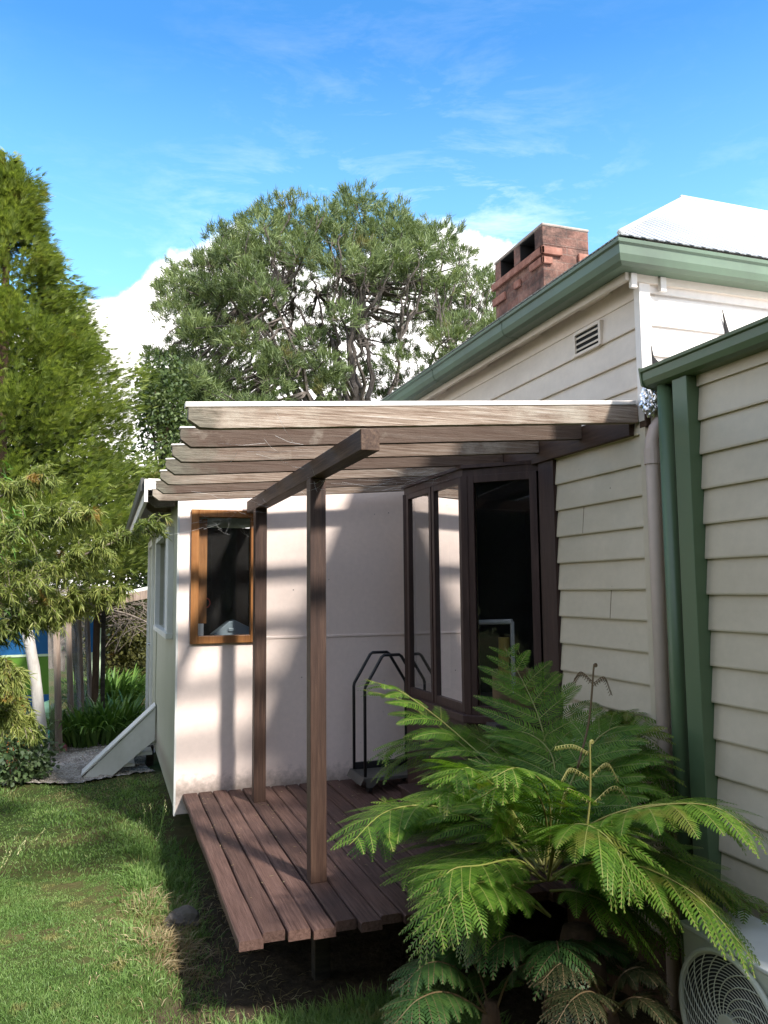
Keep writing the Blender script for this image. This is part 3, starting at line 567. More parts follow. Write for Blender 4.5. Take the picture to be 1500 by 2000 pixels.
k = MB(); k.tube([(AX-.05, 10.42, .95), (AX-.01, 10.42, .95)], .02, 10); k.build('handle', 'foil', dfm)
# front window
k = MB(); fw = .062
for a, b, z0, z1 in ((wx0-.012, wx0+fw-.012, wz0-.012, wz1+.012), (wx1-fw+.012, wx1+.012, wz0-.012, wz1+.012)): k.box(a, b, AY-.028, AY+.05, z0, z1)
k.box(wx0+fw-.012, wx1-fw+.012, AY-.028, AY+.05, wz1-fw+.012, wz1+.012); k.box(wx0+fw-.012, wx1-fw+.012, AY-.028, AY+.05, wz0-.012, wz0+fw-.012)
win = k.build('front_window', 'orange_frame', ann, bevel=.004)
k = MB(); k.add([(wx0+.04, AY+.012, wz0+.04), (wx1-.04, AY+.012, wz0+.04), (wx1-.04, AY+.012, wz1-.04), (wx0+.04, AY+.012, wz1-.04)], [(0, 1, 2, 3)]); k.build('pane', 'glass', win)
k = MB(); k.box(wx0+fw-.011, wx0+fw+.06, AY+.03, AY+.045, 1.335, wz1-.06); k.build('inner_stile', 'orange_frame', win)
k = MB(); k.box(wx0+fw-.011, wx0+fw+.038, AY+.03, AY+.042, wz0+.051, 1.333); k.build('paper_patch', 'paper', win)
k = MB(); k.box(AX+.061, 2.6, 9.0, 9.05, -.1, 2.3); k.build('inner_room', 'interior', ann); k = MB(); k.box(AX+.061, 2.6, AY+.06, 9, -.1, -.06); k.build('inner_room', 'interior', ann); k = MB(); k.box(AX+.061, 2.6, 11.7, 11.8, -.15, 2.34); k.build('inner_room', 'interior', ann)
k = MB(); k.box(AX+.07, 2.3, AY+.06, 7.25, 1.16, 1.19); k.build('bench_top', 'interior2', ann)
r_ = MB(); r_.prism([(.30, AY-.02, 2.415), (HX+.0, AY-.02, 2.585), (HX, AY-.02, 2.64), (.30, AY-.02, 2.475)], (0, 5.3, 0)); roof = r_.build('roof', 'roof_y', ann)
k = MB(); k.box(.272, .299, AY-.05, 12, 2.315, 2.50); k.box(.30, .385, AY-.05, AY-.0205, 2.415, 2.505); k.build('barge_board', 'white_trim', roof)
k = MB(); k.box(.245, .271, AY+.0, 12.0, 2.41, 2.515); k.build('eave_gutter', 'trolley_base', roof)
k = MB(); k.box(.30, AX-.002, AY+.05, 11.9, 2.408, 2.414); k.build('soffit', 'dark_frame', roof)
# tub and ring inside the window
p = Vector((1.03, 6.93, 1.192)); k = MB()
k.prism([p+Vector((-.17, 0, 0)), p+Vector((.19, 0, .0)), p+Vector((.19, 0, .07)), p+Vector((.02, 0, .155)), p+Vector((-.03, 0, .145)), p+Vector((-.17, 0, .035))], (0, .18, 0)); k.box(p.x-.04, p.x+.02, p.y-.012, p.y-.001, p.z+.06, p.z+.09)
tag(k.build('storage_tub', 'tub', bevel=.012), 'tilted grey blue plastic tub behind the brown framed window', 'tub')
k = MB(); cpt = Vector((.785, 6.80, 1.50)); k.tube([cpt+Vector((.035*math.cos(a), 0, .04*math.sin(a))) for a in [i/14*5.2-2.4 for i in range(15)]], .005, 6); k.tube([cpt+Vector((-.03, 0, .03)), cpt+Vector((-.03, .2, .06))], .004, 6)
tag(k.build('red_hook', 'red', smooth=True), 'small red hook hanging inside the brown framed window', 'hook')
# raking white stair stringer by the annex
k = MB(); Y0 = 9.25; f0 = (-.185, -.40); f1 = (.06, -.40); t1 = (.54, -.02); t0 = (.54, .33)
k.prism([(f0[0], Y0, f0[1]), (f1[0], Y0, f1[1]), (t1[0], Y0, t1[1]), (t0[0], Y0, t0[1]), (f0[0]-.0, Y0, f0[1]+.05)], (0, .05, 0)); st = thing('stair', 'white boxed timber stair side sloping from gravel up to the annex', 'stairs', (-.1, 9.25, -.4))
k.build('stringer', 'white_wood', st, bevel=.004)
k = MB(); k.prism([(f0[0]-.02, Y0-.012, f0[1]+.055), (t0[0]-.0, Y0-.012, t0[1]+.005), (t0[0], Y0-.012, t0[1]+.03), (f0[0]-.02, Y0-.012, f0[1]+.08)], (0, .25, 0)); k.build('capping_board', 'white_wood', st, bevel=.003)
k = MB()
for i in range(3): u_ = .25+.25*i; x = f0[0]+(t0[0]-f0[0])*u_; z = -.4+.55*u_*.8; k.box(x+.08, x+.34, Y0+.051, Y0+.9, z, z+.03)
k.build('tread', 'white_wood', st)
k = MB(); k.box(.47, .55, 9.6, 9.7, -.42, -.15); k.build('stump', 'deck_under', st)

# ================================================================== DECK
deck = thing('timber_deck', 'low red brown plank deck with gaps in front of the pale annex', 'deck', (1.6, 5.2, -.6))
k = MB(); x = .612; i = 0
while x < 2.62:
    w0 = .1085; ye = 3.865 + random.uniform(-.03, .035) + (0 if i else -.005); dz = random.uniform(-.003, .003); yb = 6.672 if x < HX-.1 else 4.8
    n = 14; ys = np.linspace(ye, yb, n); vs = []; fs = []
    rag = .0032 if i < 3 else .0015
    for yy in ys:
        j = [random.uniform(-rag, rag) for _ in range(3)]
        vs += [(x+j[0], yy, -.046), (x+w0+j[1], yy, -.046), (x+w0+j[1], yy, -.006+dz), (x+w0-.007+j[1], yy, dz), (x+.007+j[0], yy, dz+j[2]*.15), (x+j[0], yy, -.007+dz)]
    for a in range(n-1):
        for b in range(6): fs.append((a*6+b, a*6+(b+1) % 6, (a+1)*6+(b+1) % 6, (a+1)*6+b))
    fs += [tuple(range(6))[::-1], tuple((n-1)*6+b for b in range(6))]; k.add(vs, fs); x += .1172; i += 1
k.build('planking', 'deck', deck)
for yy in (4.5, 5.0, 5.5, 5.95, 6.4):
    k = MB(); k.box(.66, 2.6, yy, yy+.045, -.16, -.048); k.build('joist', 'deck_under', deck)
for xx in (.80, 1.5, 2.4):
    k = MB(); k.box(xx, xx+.08, 4.55, 6.6, -.27, -.162); k.build('bearer', 'deck_under', deck)
for xx, yy in ((.84, 5.1), (.84, 6.3), (1.20, 4.62), (1.54, 5.9), (2.44, 4.9)):
    k = MB(); k.box(xx-.045, xx+.045, yy-.045, yy+.045, -.75, -.272); k.build('stump', 'deck_under', deck, bevel=.006)

# ================================================================== PERGOLA
perg = thing('pergola', 'weathered timber pergola with open rafters on two brown posts over the deck', 'pergola', (1.13, 5.2, 0))
for yy in (4.41, 6.19):
    k = MB(); k.box(1.089, 1.181, yy, yy+.092, .003, 2.237); k.build('post', 'post', perg, bevel=.004)
k = MB(); k.box(1.092, 1.184, 3.455, 6.62, 2.238, 2.338); k.build('beam', 'beam', perg, bevel=.004)
def rz(x): return 2.297 + .072*(x-.376)
for i in range(9):
    yy = 3.458+.49*i; x0 = .322+random.uniform(-.006, .006); xe = 2.598 if i < 7 else AX-.02
    dz = random.uniform(-.003, .003)+.001; h = .094; k = MB()
    if i == 0: xe = 2.622
    pts = [(x0, rz(x0)+h), (x0+.008, rz(x0)+h*.45), (x0+.05, rz(x0+.05)), (xe, rz(xe)), (xe, rz(xe)+h)]
    ns = 36; rr0 = random.Random(100+i); vs = []; fs = []
    for q in range(ns+1):
        u_ = q/ns; xa = x0 + (xe-x0)*u_; lo = rz(xa) if xa > x0+.05 else rz(xa)+h*.42*(1-(xa-x0)/.05)
        if q == 1: xa = x0+.05; lo = rz(xa)
        jb = rr0.uniform(0, .0016)+(rr0.uniform(0, .008) if q < 2 else 0); jt = rr0.uniform(-.0015, .0015); jy = rr0.uniform(-.0012, .0012); xo = 0
        lt = .5*lo + .5*(rz(xa)+h)
        for yv, zv, xv in ((yy, lo+jb, 0), (yy+.046, lo+jb*.6, 0), (yy+.046, lt, 0), (yy+.046, rz(xa)+h+jt*.3, 0), (yy, rz(xa)+h+jt*.3, 0), (yy+jy, lt, rr0.uniform(-.008, .004) if q == 0 else 0)): vs.append((xa+xv, yv, zv+dz))
    for q in range(ns):
        for w0 in range(6): fs.append((q*6+w0, q*6+(w0+1) % 6, (q+1)*6+(w0+1) % 6, (q+1)*6+w0))
    fs += [tuple(range(6))[::-1], tuple(ns*6+w0 for w0 in range(6))]; k.add(vs, fs); rf = k.build('rafter', 'rafter', perg, bevel=.002); rf.color = ((0, .95, .62, 1, .38, .95, .5, .6, .6)[i],)*3 + (1,)  # per-rafter tone: wood variation plus darkening that imitates part shade
    ch_ = .024 if i == 0 else .010; cx_ = .012 if i == 0 else .006
    k = MB(); k.prism([(x0-cx_, yy-.004, rz(x0)+h+dz+.0015), (xe-.01, yy-.004, rz(xe)+h+dz+.0015), (xe-.01, yy-.004, rz(xe)+h+dz+ch_), (x0-cx_, yy-.004, rz(x0)+h+dz+ch_)], (0, .054, 0)); k.build('capping_strip', 'white_trim', rf, bevel=.002)
k = MB(); k.box(2.60, 2.645, 3.51, 6.66, 2.398, 2.535); k.build('ledger', 'ledger', perg, bevel=.003)
k = MB(); k.box(2.625, 2.72, 3.40, 3.455, 2.425, 2.545); k.build('end_block', 'ledger', perg, bevel=.004)
# cobwebs in the corners
k = MB(); rnd = random.Random(5)
def webs(c, sx_, sy_, sz_, n):
    for _ in range(n):
        a = Vector(c) + Vector((rnd.uniform(-sx_, sx_), rnd.uniform(-sy_, sy_), rnd.uniform(-sz_, sz_))); b = a + Vector((rnd.gauss(0, sx_*.8), rnd.gauss(0, sy_*.8), rnd.gauss(0, sz_*.8)))
        m_ = (a+b)/2 - Vector((0, 0, .01)); k.tube([a, m_, b], .00045, 3, cap=False)
webs((2.2, 5.4, 2.41), .22, .4, .03, 46); webs((1.1, 4.44, 2.2), .05, .1, .06, 16); webs((.95, 5.9, 2.24), .15, .3, .04, 24); webs((.93, 6.62, 2.16), .2, .03, .06, 26); webs((.75, 3.98, 2.29), .2, .3, .03, 10)
cw = k.build('cobweb', 'paper', perg); cw['kind'] = 'stuff'

# ================================================================== TROLLEY
tr = thing('luggage_trolley', 'black hooped luggage trolley standing on the deck against the pale wall', 'trolley', (2.2, 6.35, 0))
X0, X1 = 1.965, 2.425
for yy in (6.16, 6.46):
    pts = [(X0, .13), (X0, .80), (X0+.005, .825), (X0+.145, 1.055), (X0+.165, 1.07), (X1-.165, 1.07), (X1-.145, 1.055), (X1-.005, .825), (X1, .80), (X1, .13)]
    k = MB(); k.tube([(a, yy, b) for a, b in pts], .0125, 10); k.build('hoop', 'black_tube', tr, smooth=True)
k = MB(); k.box(X0-.02, X1+.02, 6.12, 6.50, .10, .125); k.prism([(X0-.02, 6.119, .125), (X1+.02, 6.119, .125), (X1+.02, 6.119, .07), (X1-.08, 6.119, .07), (X1-.12, 6.119, .10), (X0+.10, 6.119, .10), (X0+.05, 6.119, .05), (X0-.0, 6.119, .05)], (0, -.004, 0))
k.prism([(X0-.021, 6.12, .125), (X0-.021, 6.50, .125), (X0-.05, 6.50, .07), (X0-.05, 6.12, .07)], (-.004, 0, 0)); k.build('platform', 'trolley_base', tr, bevel=.002)
k = MB(); k.box(X0+.005, X1-.005, 6.45, 6.475, .126, .18); k.build('rear_rail', 'black_tube', tr)
for xx in (X0+.03, X1-.03):
    for yy in (6.16, 6.46): k = MB(); k.tube([(xx-.012, yy, .048), (xx+.012, yy, .048)], .045, 12); k.build('wheel', 'black_tube', tr)

# ================================================================== AIR CONDITIONER
ac = thing('air_conditioner', 'beige outdoor air conditioner unit with round fan grille under the fern fronds', 'air conditioner', (2.4, 2.4, -.5))
FX, ya, yb, za, zb = 2.25, 2.02, 2.822, -.42, .235
k = MB(); k.box(FX, FX+.30, ya, yb, za, zb-.012)
fcx, fcz, fr_ = 2.555, -.045, .262
cas = k.build('casing', 'ac', ac, bevel=.012)
k = MB(); k.box(FX-.008, FX+.31, ya-.008, yb+.008, zb-.011, zb+.006); k.build('top_panel', 'ac_top', ac, bevel=.005)
k = MB(); k.tube([(FX-.004, fcx, fcz), (FX-.0015, fcx, fcz)], fr_-.004, 48); k.build('fan_recess', 'ac_dark', cas)
k = MB(); ring = [(FX-.018, fcx+fr_*math.cos(a), fcz+fr_*math.sin(a)) for a in [i/64*2*math.pi for i in range(65)]]; k.tube(ring, .012, 8)
for rr in np.arange(.062, .255, .0125): k.tube([(FX-.022+.004*(rr/.25)**2, fcx+rr*math.cos(a), fcz+rr*math.sin(a)) for a in [i/56*2*math.pi for i in range(57)]], .0017, 4, cap=False)
for i in range(22):
    a0 = i/22*2*math.pi; k.tube([(FX-.0245, fcx+(.045+.21*u)*math.cos(a0+1.15*u), fcz+(.045+.21*u)*math.sin(a0+1.15*u)) for u in [q/12 for q in range(13)]], .0026, 4, cap=False)
k.tube([(FX-.03, fcx, fcz), (FX-.012, fcx, fcz)], .05, 24); gr = k.build('fan_grille', 'ac', ac)
for yy in (ya+.1, yb-.12): k = MB(); k.box(FX+.02, FX+.28, yy, yy+.06, -.62, za); k.build('foot', 'black_tube', ac)

# ================================================================== FERNS
def frond_mesh(path, pl, npin=26, droop=.35, start=.16, seed=0, fan=58, curl=0.0, wid=.0088, sp=.0150, plmax=.068):
    """tripinnate-looking fern frond: rachis tube, two rows of drooping pinnae, each a comb of fine pinnules"""
    r = random.Random(seed); pts = smooth_path(path, 60); N = len(pts)-1
    L = sum((pts[i+1]-pts[i]).length for i in range(N)); V = []; Q = []; MI = []
    def strip(cent, side, ws, mi):
        b = len(V)
        for c, s, wd in zip(cent, side, ws): V.append(c - s*wd); V.append(c + s*wd)
        for i in range(len(cent)-1): Q.append((b+2*i, b+2*i+1, b+2*i+3, b+2*i+2)); MI.append(mi)
    # rachis as a thin square tube
    b = len(V); K = 4
    for i, p in enumerate(pts):
        T = (pts[min(i+1, N)]-pts[max(i-1, 0)]).normalized(); sd = T.cross(Vector((0, 0, 1))).normalized(); nn = sd.cross(T)
        rad = .0066*(1-.8*i/N)*(.75+pl)
        for j in range(K): a = j*math.pi/2; V.append(p + (sd*math.cos(a)+nn*math.sin(a))*rad)
    for i in range(N):
        for j in range(K): Q.append((b+i*K+j, b+i*K+(j+1) % K, b+(i+1)*K+(j+1) % K, b+(i+1)*K+j)); MI.append(1)
    for ip in range(npin):
        t = start + (1-start)*((ip+.3)/npin)**.96
        u = (t-start)/(1-start); shape = (.62+.38*min(1, u/.25)) * (max(0, 1-max(0, (u-.3)/.72)**1.9))**.8
        Lp = pl*shape*r.uniform(.9, 1.06)
        if Lp < .02: continue
        if r.random() < .03: continue
        for sgn in (-1, 1):
            f = min(.999, t + (.006 if sgn > 0 else 0))*N; i = int(f); p = pts[i].lerp(pts[i+1], f-i); T = (pts[i+1]-pts[i]).normalized()
            up = Vector((0, 0, 1)); sd = T.cross(up)
            if sd.length < .1: sd = T.cross(Vector((0, 1, 0)))
            sd = sd.normalized(); nn = sd.cross(T).normalized()
            a = R(fan - 22*u + r.uniform(-5, 5)); d = (sd*sgn*math.sin(a) + T*math.cos(a) + nn*r.uniform(.02, .16)).normalized()
            dr = droop*r.uniform(.75, 1.25); m = max(5, int(Lp/sp)); cen = []
            for k in range(m+1):
                s = k/m; cen.append(p + d*(Lp*s*(1-.12*s*dr)) + Vector((0, 0, -1))*(Lp*dr*s**1.8))
            wav = r.uniform(-.15, .15)
            for k in range(m):
                s = (k+.5)/m; t2 = (cen[k+1]-cen[k]).normalized(); l2 = (t2.cross(nn)).normalized(); n2 = l2.cross(t2)
                q = cen[k].lerp(cen[k+1], .5); pls = min(plmax, .245*Lp)*r.uniform(.86, 1.1)*(.70+.30*min(1, s/.15))*(max(0, 1-s**1.7))**.75 + .004
                for sg in (-1, 1):
                    dd = (l2*sg*(.88) + t2*(.46+.25*s) - n2*.05 + Vector((r.uniform(-.06, .06), r.uniform(-.06, .06), wav*.3))).normalized()
                    e1 = q + dd*pls*.55 - Vector((0, 0, pls*.07)); e2 = q + dd*pls*(1-.06) + t2*pls*.16 - Vector((0, 0, pls*.24*dr+.001)); ww = wid*min(1, .5+pls/.05)*.5
                    ps = (dd.cross(n2)).normalized()
                    strip((q, e1, e2), (ps, ps, ps), (ww*.85, ww*.95, ww*.12), 0)
            strip(cen[::2] if len(cen) % 2 else cen[::2]+[cen[-1]], [l2]*len(cen[::2] if len(cen) % 2 else cen[::2]+[cen[-1]]), [.0016]*len(cen), 1)
    return np.array([tuple(q) for q in V]), np.array(Q), MI
fern = thing('tree_fern', 'large bright green tree fern spreading between the deck and the weatherboard wing', 'fern', (2.02, 3.2, -.55))
k = MB(); rr = [.13, .115, .12, .10, .11, .07]; k.tube([(2.02+.02*math.sin(i), 3.2, -.62+.145*i) for i in range(6)], rr, 12); k.build('trunk', 'trunk_brown', fern, smooth=True)
crown = (1062, 1668)
def fpath(pl): return [atY(x, y, d) for x, y, d in pl]
FR = [ # (pixel x, pixel y, metres away) along each rachis, pinna length, droop
 ([(1062, 1690, 3.22), (1078, 1560, 3.36), (1052, 1400, 3.75), (985, 1262, 4.15)], .40, .22, 64),
 ([(1055, 1690, 3.22), (1020, 1560, 3.5), (900, 1440, 3.95), (790, 1355, 4.2), (712, 1326, 4.1)], .27, .62, 60),
 ([(1050, 1700, 3.22), (985, 1560, 3.8), (890, 1470, 4.35), (800, 1445, 4.6), (735, 1478, 4.6)], .30, .55, 60),
 ([(1045, 1700, 3.2), (960, 1615, 3.5), (850, 1575, 3.7), (755, 1585, 3.65), (682, 1650, 3.45)], .33, .55, 62),
 ([(1075, 1790, 3.12), (1020, 1740, 3.1), (950, 1722, 3.02), (890, 1750, 2.92), (852, 1830, 2.85)], .23, .62, 62),
 ([(1080, 1700, 3.15), (1150, 1622, 2.95), (1260, 1578, 2.7), (1390, 1575, 2.5), (1490, 1640, 2.36)], .27, .55, 64),
 ([(1070, 1680, 3.25), (1110, 1540, 3.3), (1170, 1440, 3.35), (1235, 1425, 3.32), (1285, 1520, 3.2)], .30, .42, 60),
 ([(1065, 1670, 3.25), (1090, 1540, 3.5), (1130, 1440, 3.7), (1190, 1395, 3.75), (1245, 1420, 3.6)], .30, .35, 60),
 ([(1060, 1680, 3.25), (1030, 1560, 3.7), (975, 1475, 4.1), (905, 1430, 4.3), (850, 1440, 4.3)], .28, .4, 60),
 ([(1060, 1690, 3.2), (1010, 1600, 3.3), (965, 1535, 3.3), (915, 1500, 3.25), (885, 1520, 3.2)], .28, .5, 60),
 ([(1060, 1700, 3.2), (985, 1640, 3.55), (900, 1620, 3.9), (820, 1600, 4.1), (740, 1560, 4.3)], .32, .35, 62),
 ([(1070, 1700, 3.2), (1110, 1620, 3.25), (1180, 1540, 3.25), (1240, 1530, 3.2), (1290, 1590, 3.1)], .28, .45, 62),
 ([(1080, 1710, 3.15), (1150, 1690, 2.95), (1240, 1690, 2.75), (1340, 1735, 2.6), (1410, 1800, 2.5), (1474, 1880, 2.4)], .21, .62, 60),
 ([(1080, 1710, 3.2), (1160, 1670, 3.1), (1260, 1660, 2.95), (1370, 1700, 2.8), (1470, 1760, 2.7)], .28, .4, 60),
 ([(1075, 1720, 3.15), (1130, 1690, 2.95), (1200, 1690, 2.8), (1270, 1720, 2.7), (1310, 1780, 2.65)], .23, .55, 62),
 ([(1070, 1710, 3.2), (1010, 1650, 3.4), (930, 1660, 3.5), (850, 1680, 3.5), (780, 1720, 3.45)], .30, .45, 60),
 ([(1070, 1690, 3.25), (1085, 1560, 3.35), (1075, 1470, 3.5), (1020, 1430, 3.7), (960, 1450, 3.8)], .28, .4, 60),
 ([(1072, 1700, 3.25), (1130, 1640, 3.2), (1200, 1600, 3.1), (1270, 1610, 3.0), (1320, 1660, 2.95)], .28, .45, 60),
 ([(1075, 1740, 3.2), (1120, 1740, 3.05), (1180, 1760, 2.95), (1230, 1800, 2.9), (1250, 1860, 2.9)], .21, .5, 60),
 ([(1066, 1690, 3.25), (1000, 1590, 3.5), (940, 1560, 3.7), (870, 1550, 3.8), (800, 1590, 3.8)], .30, .4, 60),
 ([(1065, 1720, 3.2), (1010, 1680, 3.2), (940, 1690, 3.1), (880, 1700, 3.05), (850, 1750, 3.0)], .22, .5, 60),
 ([(1065, 1700, 3.2), (1075, 1600, 3.15), (1060, 1530, 3.0), (1010, 1500, 2.9), (960, 1520, 2.85)], .22, .55, 62),
 ([(1070, 1720, 3.2), (1090, 1640, 2.95), (1130, 1610, 2.75), (1190, 1640, 2.6), (1240, 1740, 2.5)], .25, .5, 62),
 ([(1065, 1690, 3.3), (1050, 1590, 3.6), (1000, 1520, 3.9), (930, 1500, 4.1), (860, 1520, 4.1)], .28, .45, 60),
 ([(1070, 1700, 3.25), (1130, 1580, 3.3), (1190, 1490, 3.3), (1255, 1480, 3.25), (1305, 1560, 3.15)], .28, .4, 60),
]
FR += [ # lower skirt of fronds, close over the base
 ([(1075, 1715, 3.2), (1170, 1720, 3.05), (1260, 1760, 2.95), (1330, 1840, 2.85)], .22, .45, 62),
 ([(1064, 1720, 3.25), (1000, 1730, 3.3), (940, 1770, 3.3), (890, 1840, 3.3)], .24, .5, 62),
 ([(1070, 1720, 3.25), (1130, 1690, 3.3), (1210, 1690, 3.2), (1290, 1740, 3.05)], .26, .4, 62),
]
FSEL = FR
for i, (pp, pl, dr, fan) in enumerate(FSEL):
    V, Q, MI = frond_mesh(fpath(pp), pl*1.16, npin=11, droop=dr*.55, seed=i, fan=fan); np_mesh('frond', V, Q, ['fern', 'stalk'], fern, MI)
rj = random.Random(77)
for i, (pp, pl, dr, fan) in enumerate(FSEL):
    jx, jy, jd = rj.uniform(-45, 45), rj.uniform(-10, 45), rj.uniform(.05, .28); n_ = len(pp)-1
    q = [(x+jx*(k_/n_)**.8, y+jy*(k_/n_)**.8, d+jd*(k_/n_)) for k_, (x, y, d) in enumerate(pp)]; q = [(x, y, min(d, (2.6/math.tan(YAW+math.atan((x-750)/F))) if x > 1100 else d)) for x, y, d in q]
    V, Q, MI = frond_mesh(fpath(q), pl*1.08, npin=11, droop=dr*rj.uniform(.45, .75), seed=200+i, fan=fan+rj.uniform(-5, 5), start=.12); np_mesh('frond', V, Q, ['fern', 'stalk'], fern, MI)
# unfurling croziers
def crozier(pp, y, tip_r, brown=False, sides=()):
    k = MB(); P = [atY(a, b, y) for a, b in pp]; path = smooth_path(P, 14); top = path[-1]; n = 22
    for i in range(1, n): a = i/n*4.6*math.pi/2*1.3; rr_ = tip_r*(1-i/n*.85); path.append(top + Vector((tip_r - rr_*math.cos(a), 0, rr_*math.sin(a))))
    k.tube(path, [.0055*(1-.45*i/len(path)) for i in range(len(path))], 7)
    for s0, pts in sides:
        sp_ = smooth_path([atY(a, b, y) for a, b in pts], 12); k.tube(sp_, [.0022*(1-.5*i/13) for i in range(13)], 5)
        for i, q in enumerate(sp_[1:]):
            for sg in (-1, 1): k.tube([q, q+Vector((.004*sg, 0, -.014)), q+Vector((.009*sg, .003, -.02)), q+Vector((.004*sg, .004, -.016))], [.0016, .002, .0016, .0008], 4)
    return k.build('crozier', 'stalk_brown' if brown else 'stalk', fern, smooth=True)
crozier([(1128, 1500), (1150, 1410), (1160, 1300)], 3.2, .009, True, [(0, [(1156, 1330), (1135, 1312), (1122, 1325)]), (0, [(1158, 1335), (1180, 1322), (1193, 1350)])])
crozier([(1140, 1660), (1152, 1560), (1152, 1450)], 2.95, .009, False, [(0, [(1150, 1470), (1120, 1455), (1085, 1458)]), (0, [(1152, 1520), (1115, 1500), (1098, 1520)]), (0, [(1154, 1515), (1185, 1490), (1206, 1520)]), (0, [(1154, 1565), (1110, 1540), (1098, 1560)]), (0, [(1156, 1570), (1200, 1535), (1230, 1565)])])
def small_fern(label, base, fr, mat='fern', pl=.2, dr=.4, group=None):
    f = thing('ground_fern', label, 'fern', base, group)
    for i, pp in enumerate(fr):
        V, Q, MI = frond_mesh(fpath(pp), pl, npin=12, droop=dr, seed=50+i, sp=.015, wid=.0105); np_mesh('frond', V, Q, [mat, 'stalk_brown'], f, MI)
    k = MB(); k.tube([Vector(base)-Vector((0, 0, .05)), Vector(base)+Vector((0, 0, .06))], [.05, .03], 8); k.build('rootstock', 'trunk_brown', f, smooth=True)
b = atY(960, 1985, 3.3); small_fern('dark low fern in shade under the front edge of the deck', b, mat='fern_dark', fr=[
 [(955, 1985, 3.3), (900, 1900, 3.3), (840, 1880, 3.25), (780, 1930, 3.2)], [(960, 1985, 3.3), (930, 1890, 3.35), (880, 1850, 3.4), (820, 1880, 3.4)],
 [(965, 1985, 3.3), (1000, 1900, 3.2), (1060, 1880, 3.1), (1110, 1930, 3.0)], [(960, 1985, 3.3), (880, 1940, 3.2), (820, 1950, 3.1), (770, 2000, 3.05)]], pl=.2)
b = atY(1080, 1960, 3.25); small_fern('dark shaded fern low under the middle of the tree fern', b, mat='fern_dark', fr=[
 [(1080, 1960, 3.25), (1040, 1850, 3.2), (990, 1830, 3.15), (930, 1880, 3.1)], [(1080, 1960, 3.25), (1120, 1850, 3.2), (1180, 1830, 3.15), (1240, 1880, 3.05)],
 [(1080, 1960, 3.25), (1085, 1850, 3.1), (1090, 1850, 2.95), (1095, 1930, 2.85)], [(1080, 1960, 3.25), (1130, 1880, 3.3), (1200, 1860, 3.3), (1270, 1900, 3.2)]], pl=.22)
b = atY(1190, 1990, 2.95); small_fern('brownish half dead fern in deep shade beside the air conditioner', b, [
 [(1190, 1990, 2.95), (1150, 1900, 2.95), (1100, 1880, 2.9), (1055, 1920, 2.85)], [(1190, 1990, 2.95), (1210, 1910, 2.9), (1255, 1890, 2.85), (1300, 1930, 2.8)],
 [(1190, 1990, 2.95), (1160, 1940, 2.8), (1120, 1950, 2.7), (1080, 2010, 2.65)], [(1190, 1990, 2.95), (1230, 1950, 2.8), (1280, 1960, 2.75), (1310, 2010, 2.7)]], 'fern_old_shaded', pl=.17)

# ================================================================== GRASS
def grass_blades(n, xr, yr, keep, hl, name, mat, wid=.0035, lean=.45):
    X = rng.uniform(*xr, n); Y = rng.uniform(*yr, n); kp = keep(X, Y) > rng.random(n); X = X[kp]; Y = Y[kp]; n = len(X)
    P = np.stack([X, Y, gz(X, Y)-.004], 1); D = np.stack([rng.normal(0, lean, n), rng.normal(0, lean, n), np.ones(n)], 1)
    patch = .75+.5*np.sin(X*2.3+1)*np.sin(Y*1.9)+.25*np.sin(X*7.1+Y*5.3); h = rng.uniform(*hl, n)*np.clip(patch, .45, 1.5)
    return P, D, h
def soft(x, a, b): return sst(a, b, x)
def keep_lawn(X, Y):
    e = .30 + .07*np.sin(Y*5) + .05*np.sin(Y*11)
    k = 1 - soft(X, e-.12, e+.10)*(1-soft(Y, 6.6, 7.4))
    k = np.maximum(k, np.maximum(.32, soft(Y, 5.0, 5.6)*.95))*(1-soft(X, .45, .62)*soft(Y, 6.6, 6.7))
    bare = .5+.5*np.sin(X*3.3+.7)*np.sin(Y*2.1+.4)
    gravel = soft(Y, 8.95, 9.4)*soft(X, -1.0, -.85)
    return k*(.55+.45*bare)*(1-.97*gravel)*(1-.75*soft(Y, 8.3, 9.2))
Pa, Da, ha = grass_blades(210000, (-1.6, .62), (2.9, 6.2), keep_lawn, (.016, .046), '', '')
Pb, Db, hb = grass_blades(70000, (-3.0, .62), (6.2, 11.5), keep_lawn, (.025, .06), '', '', )
P = np.concatenate([Pa, Pb]); D = np.concatenate([Da, Db]); hh = np.concatenate([ha, hb])
V, Q = leaves(P, D, hh, np.concatenate([np.full(len(Pa), .0034), np.full(len(Pb), .0075)]), droop=.25)
gr_ = np_mesh('grass', V, Q, 'grass'); gr_['kind'] = 'stuff'
tag(gr_, 'short sunlit lawn grass left of the deck', 'grass')
# longer tufts: along the drop beside the deck, and in front of the deck
TP = []; TD = []; TL = []
def tuft(x, y, n, h, spread=.05, lean=.5):
    a = rng.uniform(0, 2*np.pi, n); r_ = np.abs(rng.normal(0, spread, n)); X = x+r_*np.cos(a); Y = y+r_*np.sin(a)
    TP.append(np.stack([X, Y, gz(X, Y)-.005], 1)); TD.append(np.stack([np.cos(a)*np.abs(rng.normal(0, lean, n)), np.sin(a)*np.abs(rng.normal(0, lean, n)), np.ones(n)], 1)); TL.append(rng.uniform(.4, 1.1, n)*h)
for _ in range(60): y = rng.uniform(4.0, 7.2); tuft(.24+rng.normal(0, .10), y, 26, .13)
for _ in range(560): tuft(rng.uniform(.55, 1.75), rng.uniform(3.35, 4.10), 38, .21, .06)
for _ in range(150): tuft(rng.uniform(.25, .62), rng.uniform(5.2, 6.8), 26, .12, .06)
for _ in range(90): tuft(rng.uniform(.2, .7), rng.uniform(3.3, 5.2), 12, .09, .06)
for _ in range(18): tuft(rng.uniform(.25, .5), rng.uniform(5.9, 6.7), 24, .2)
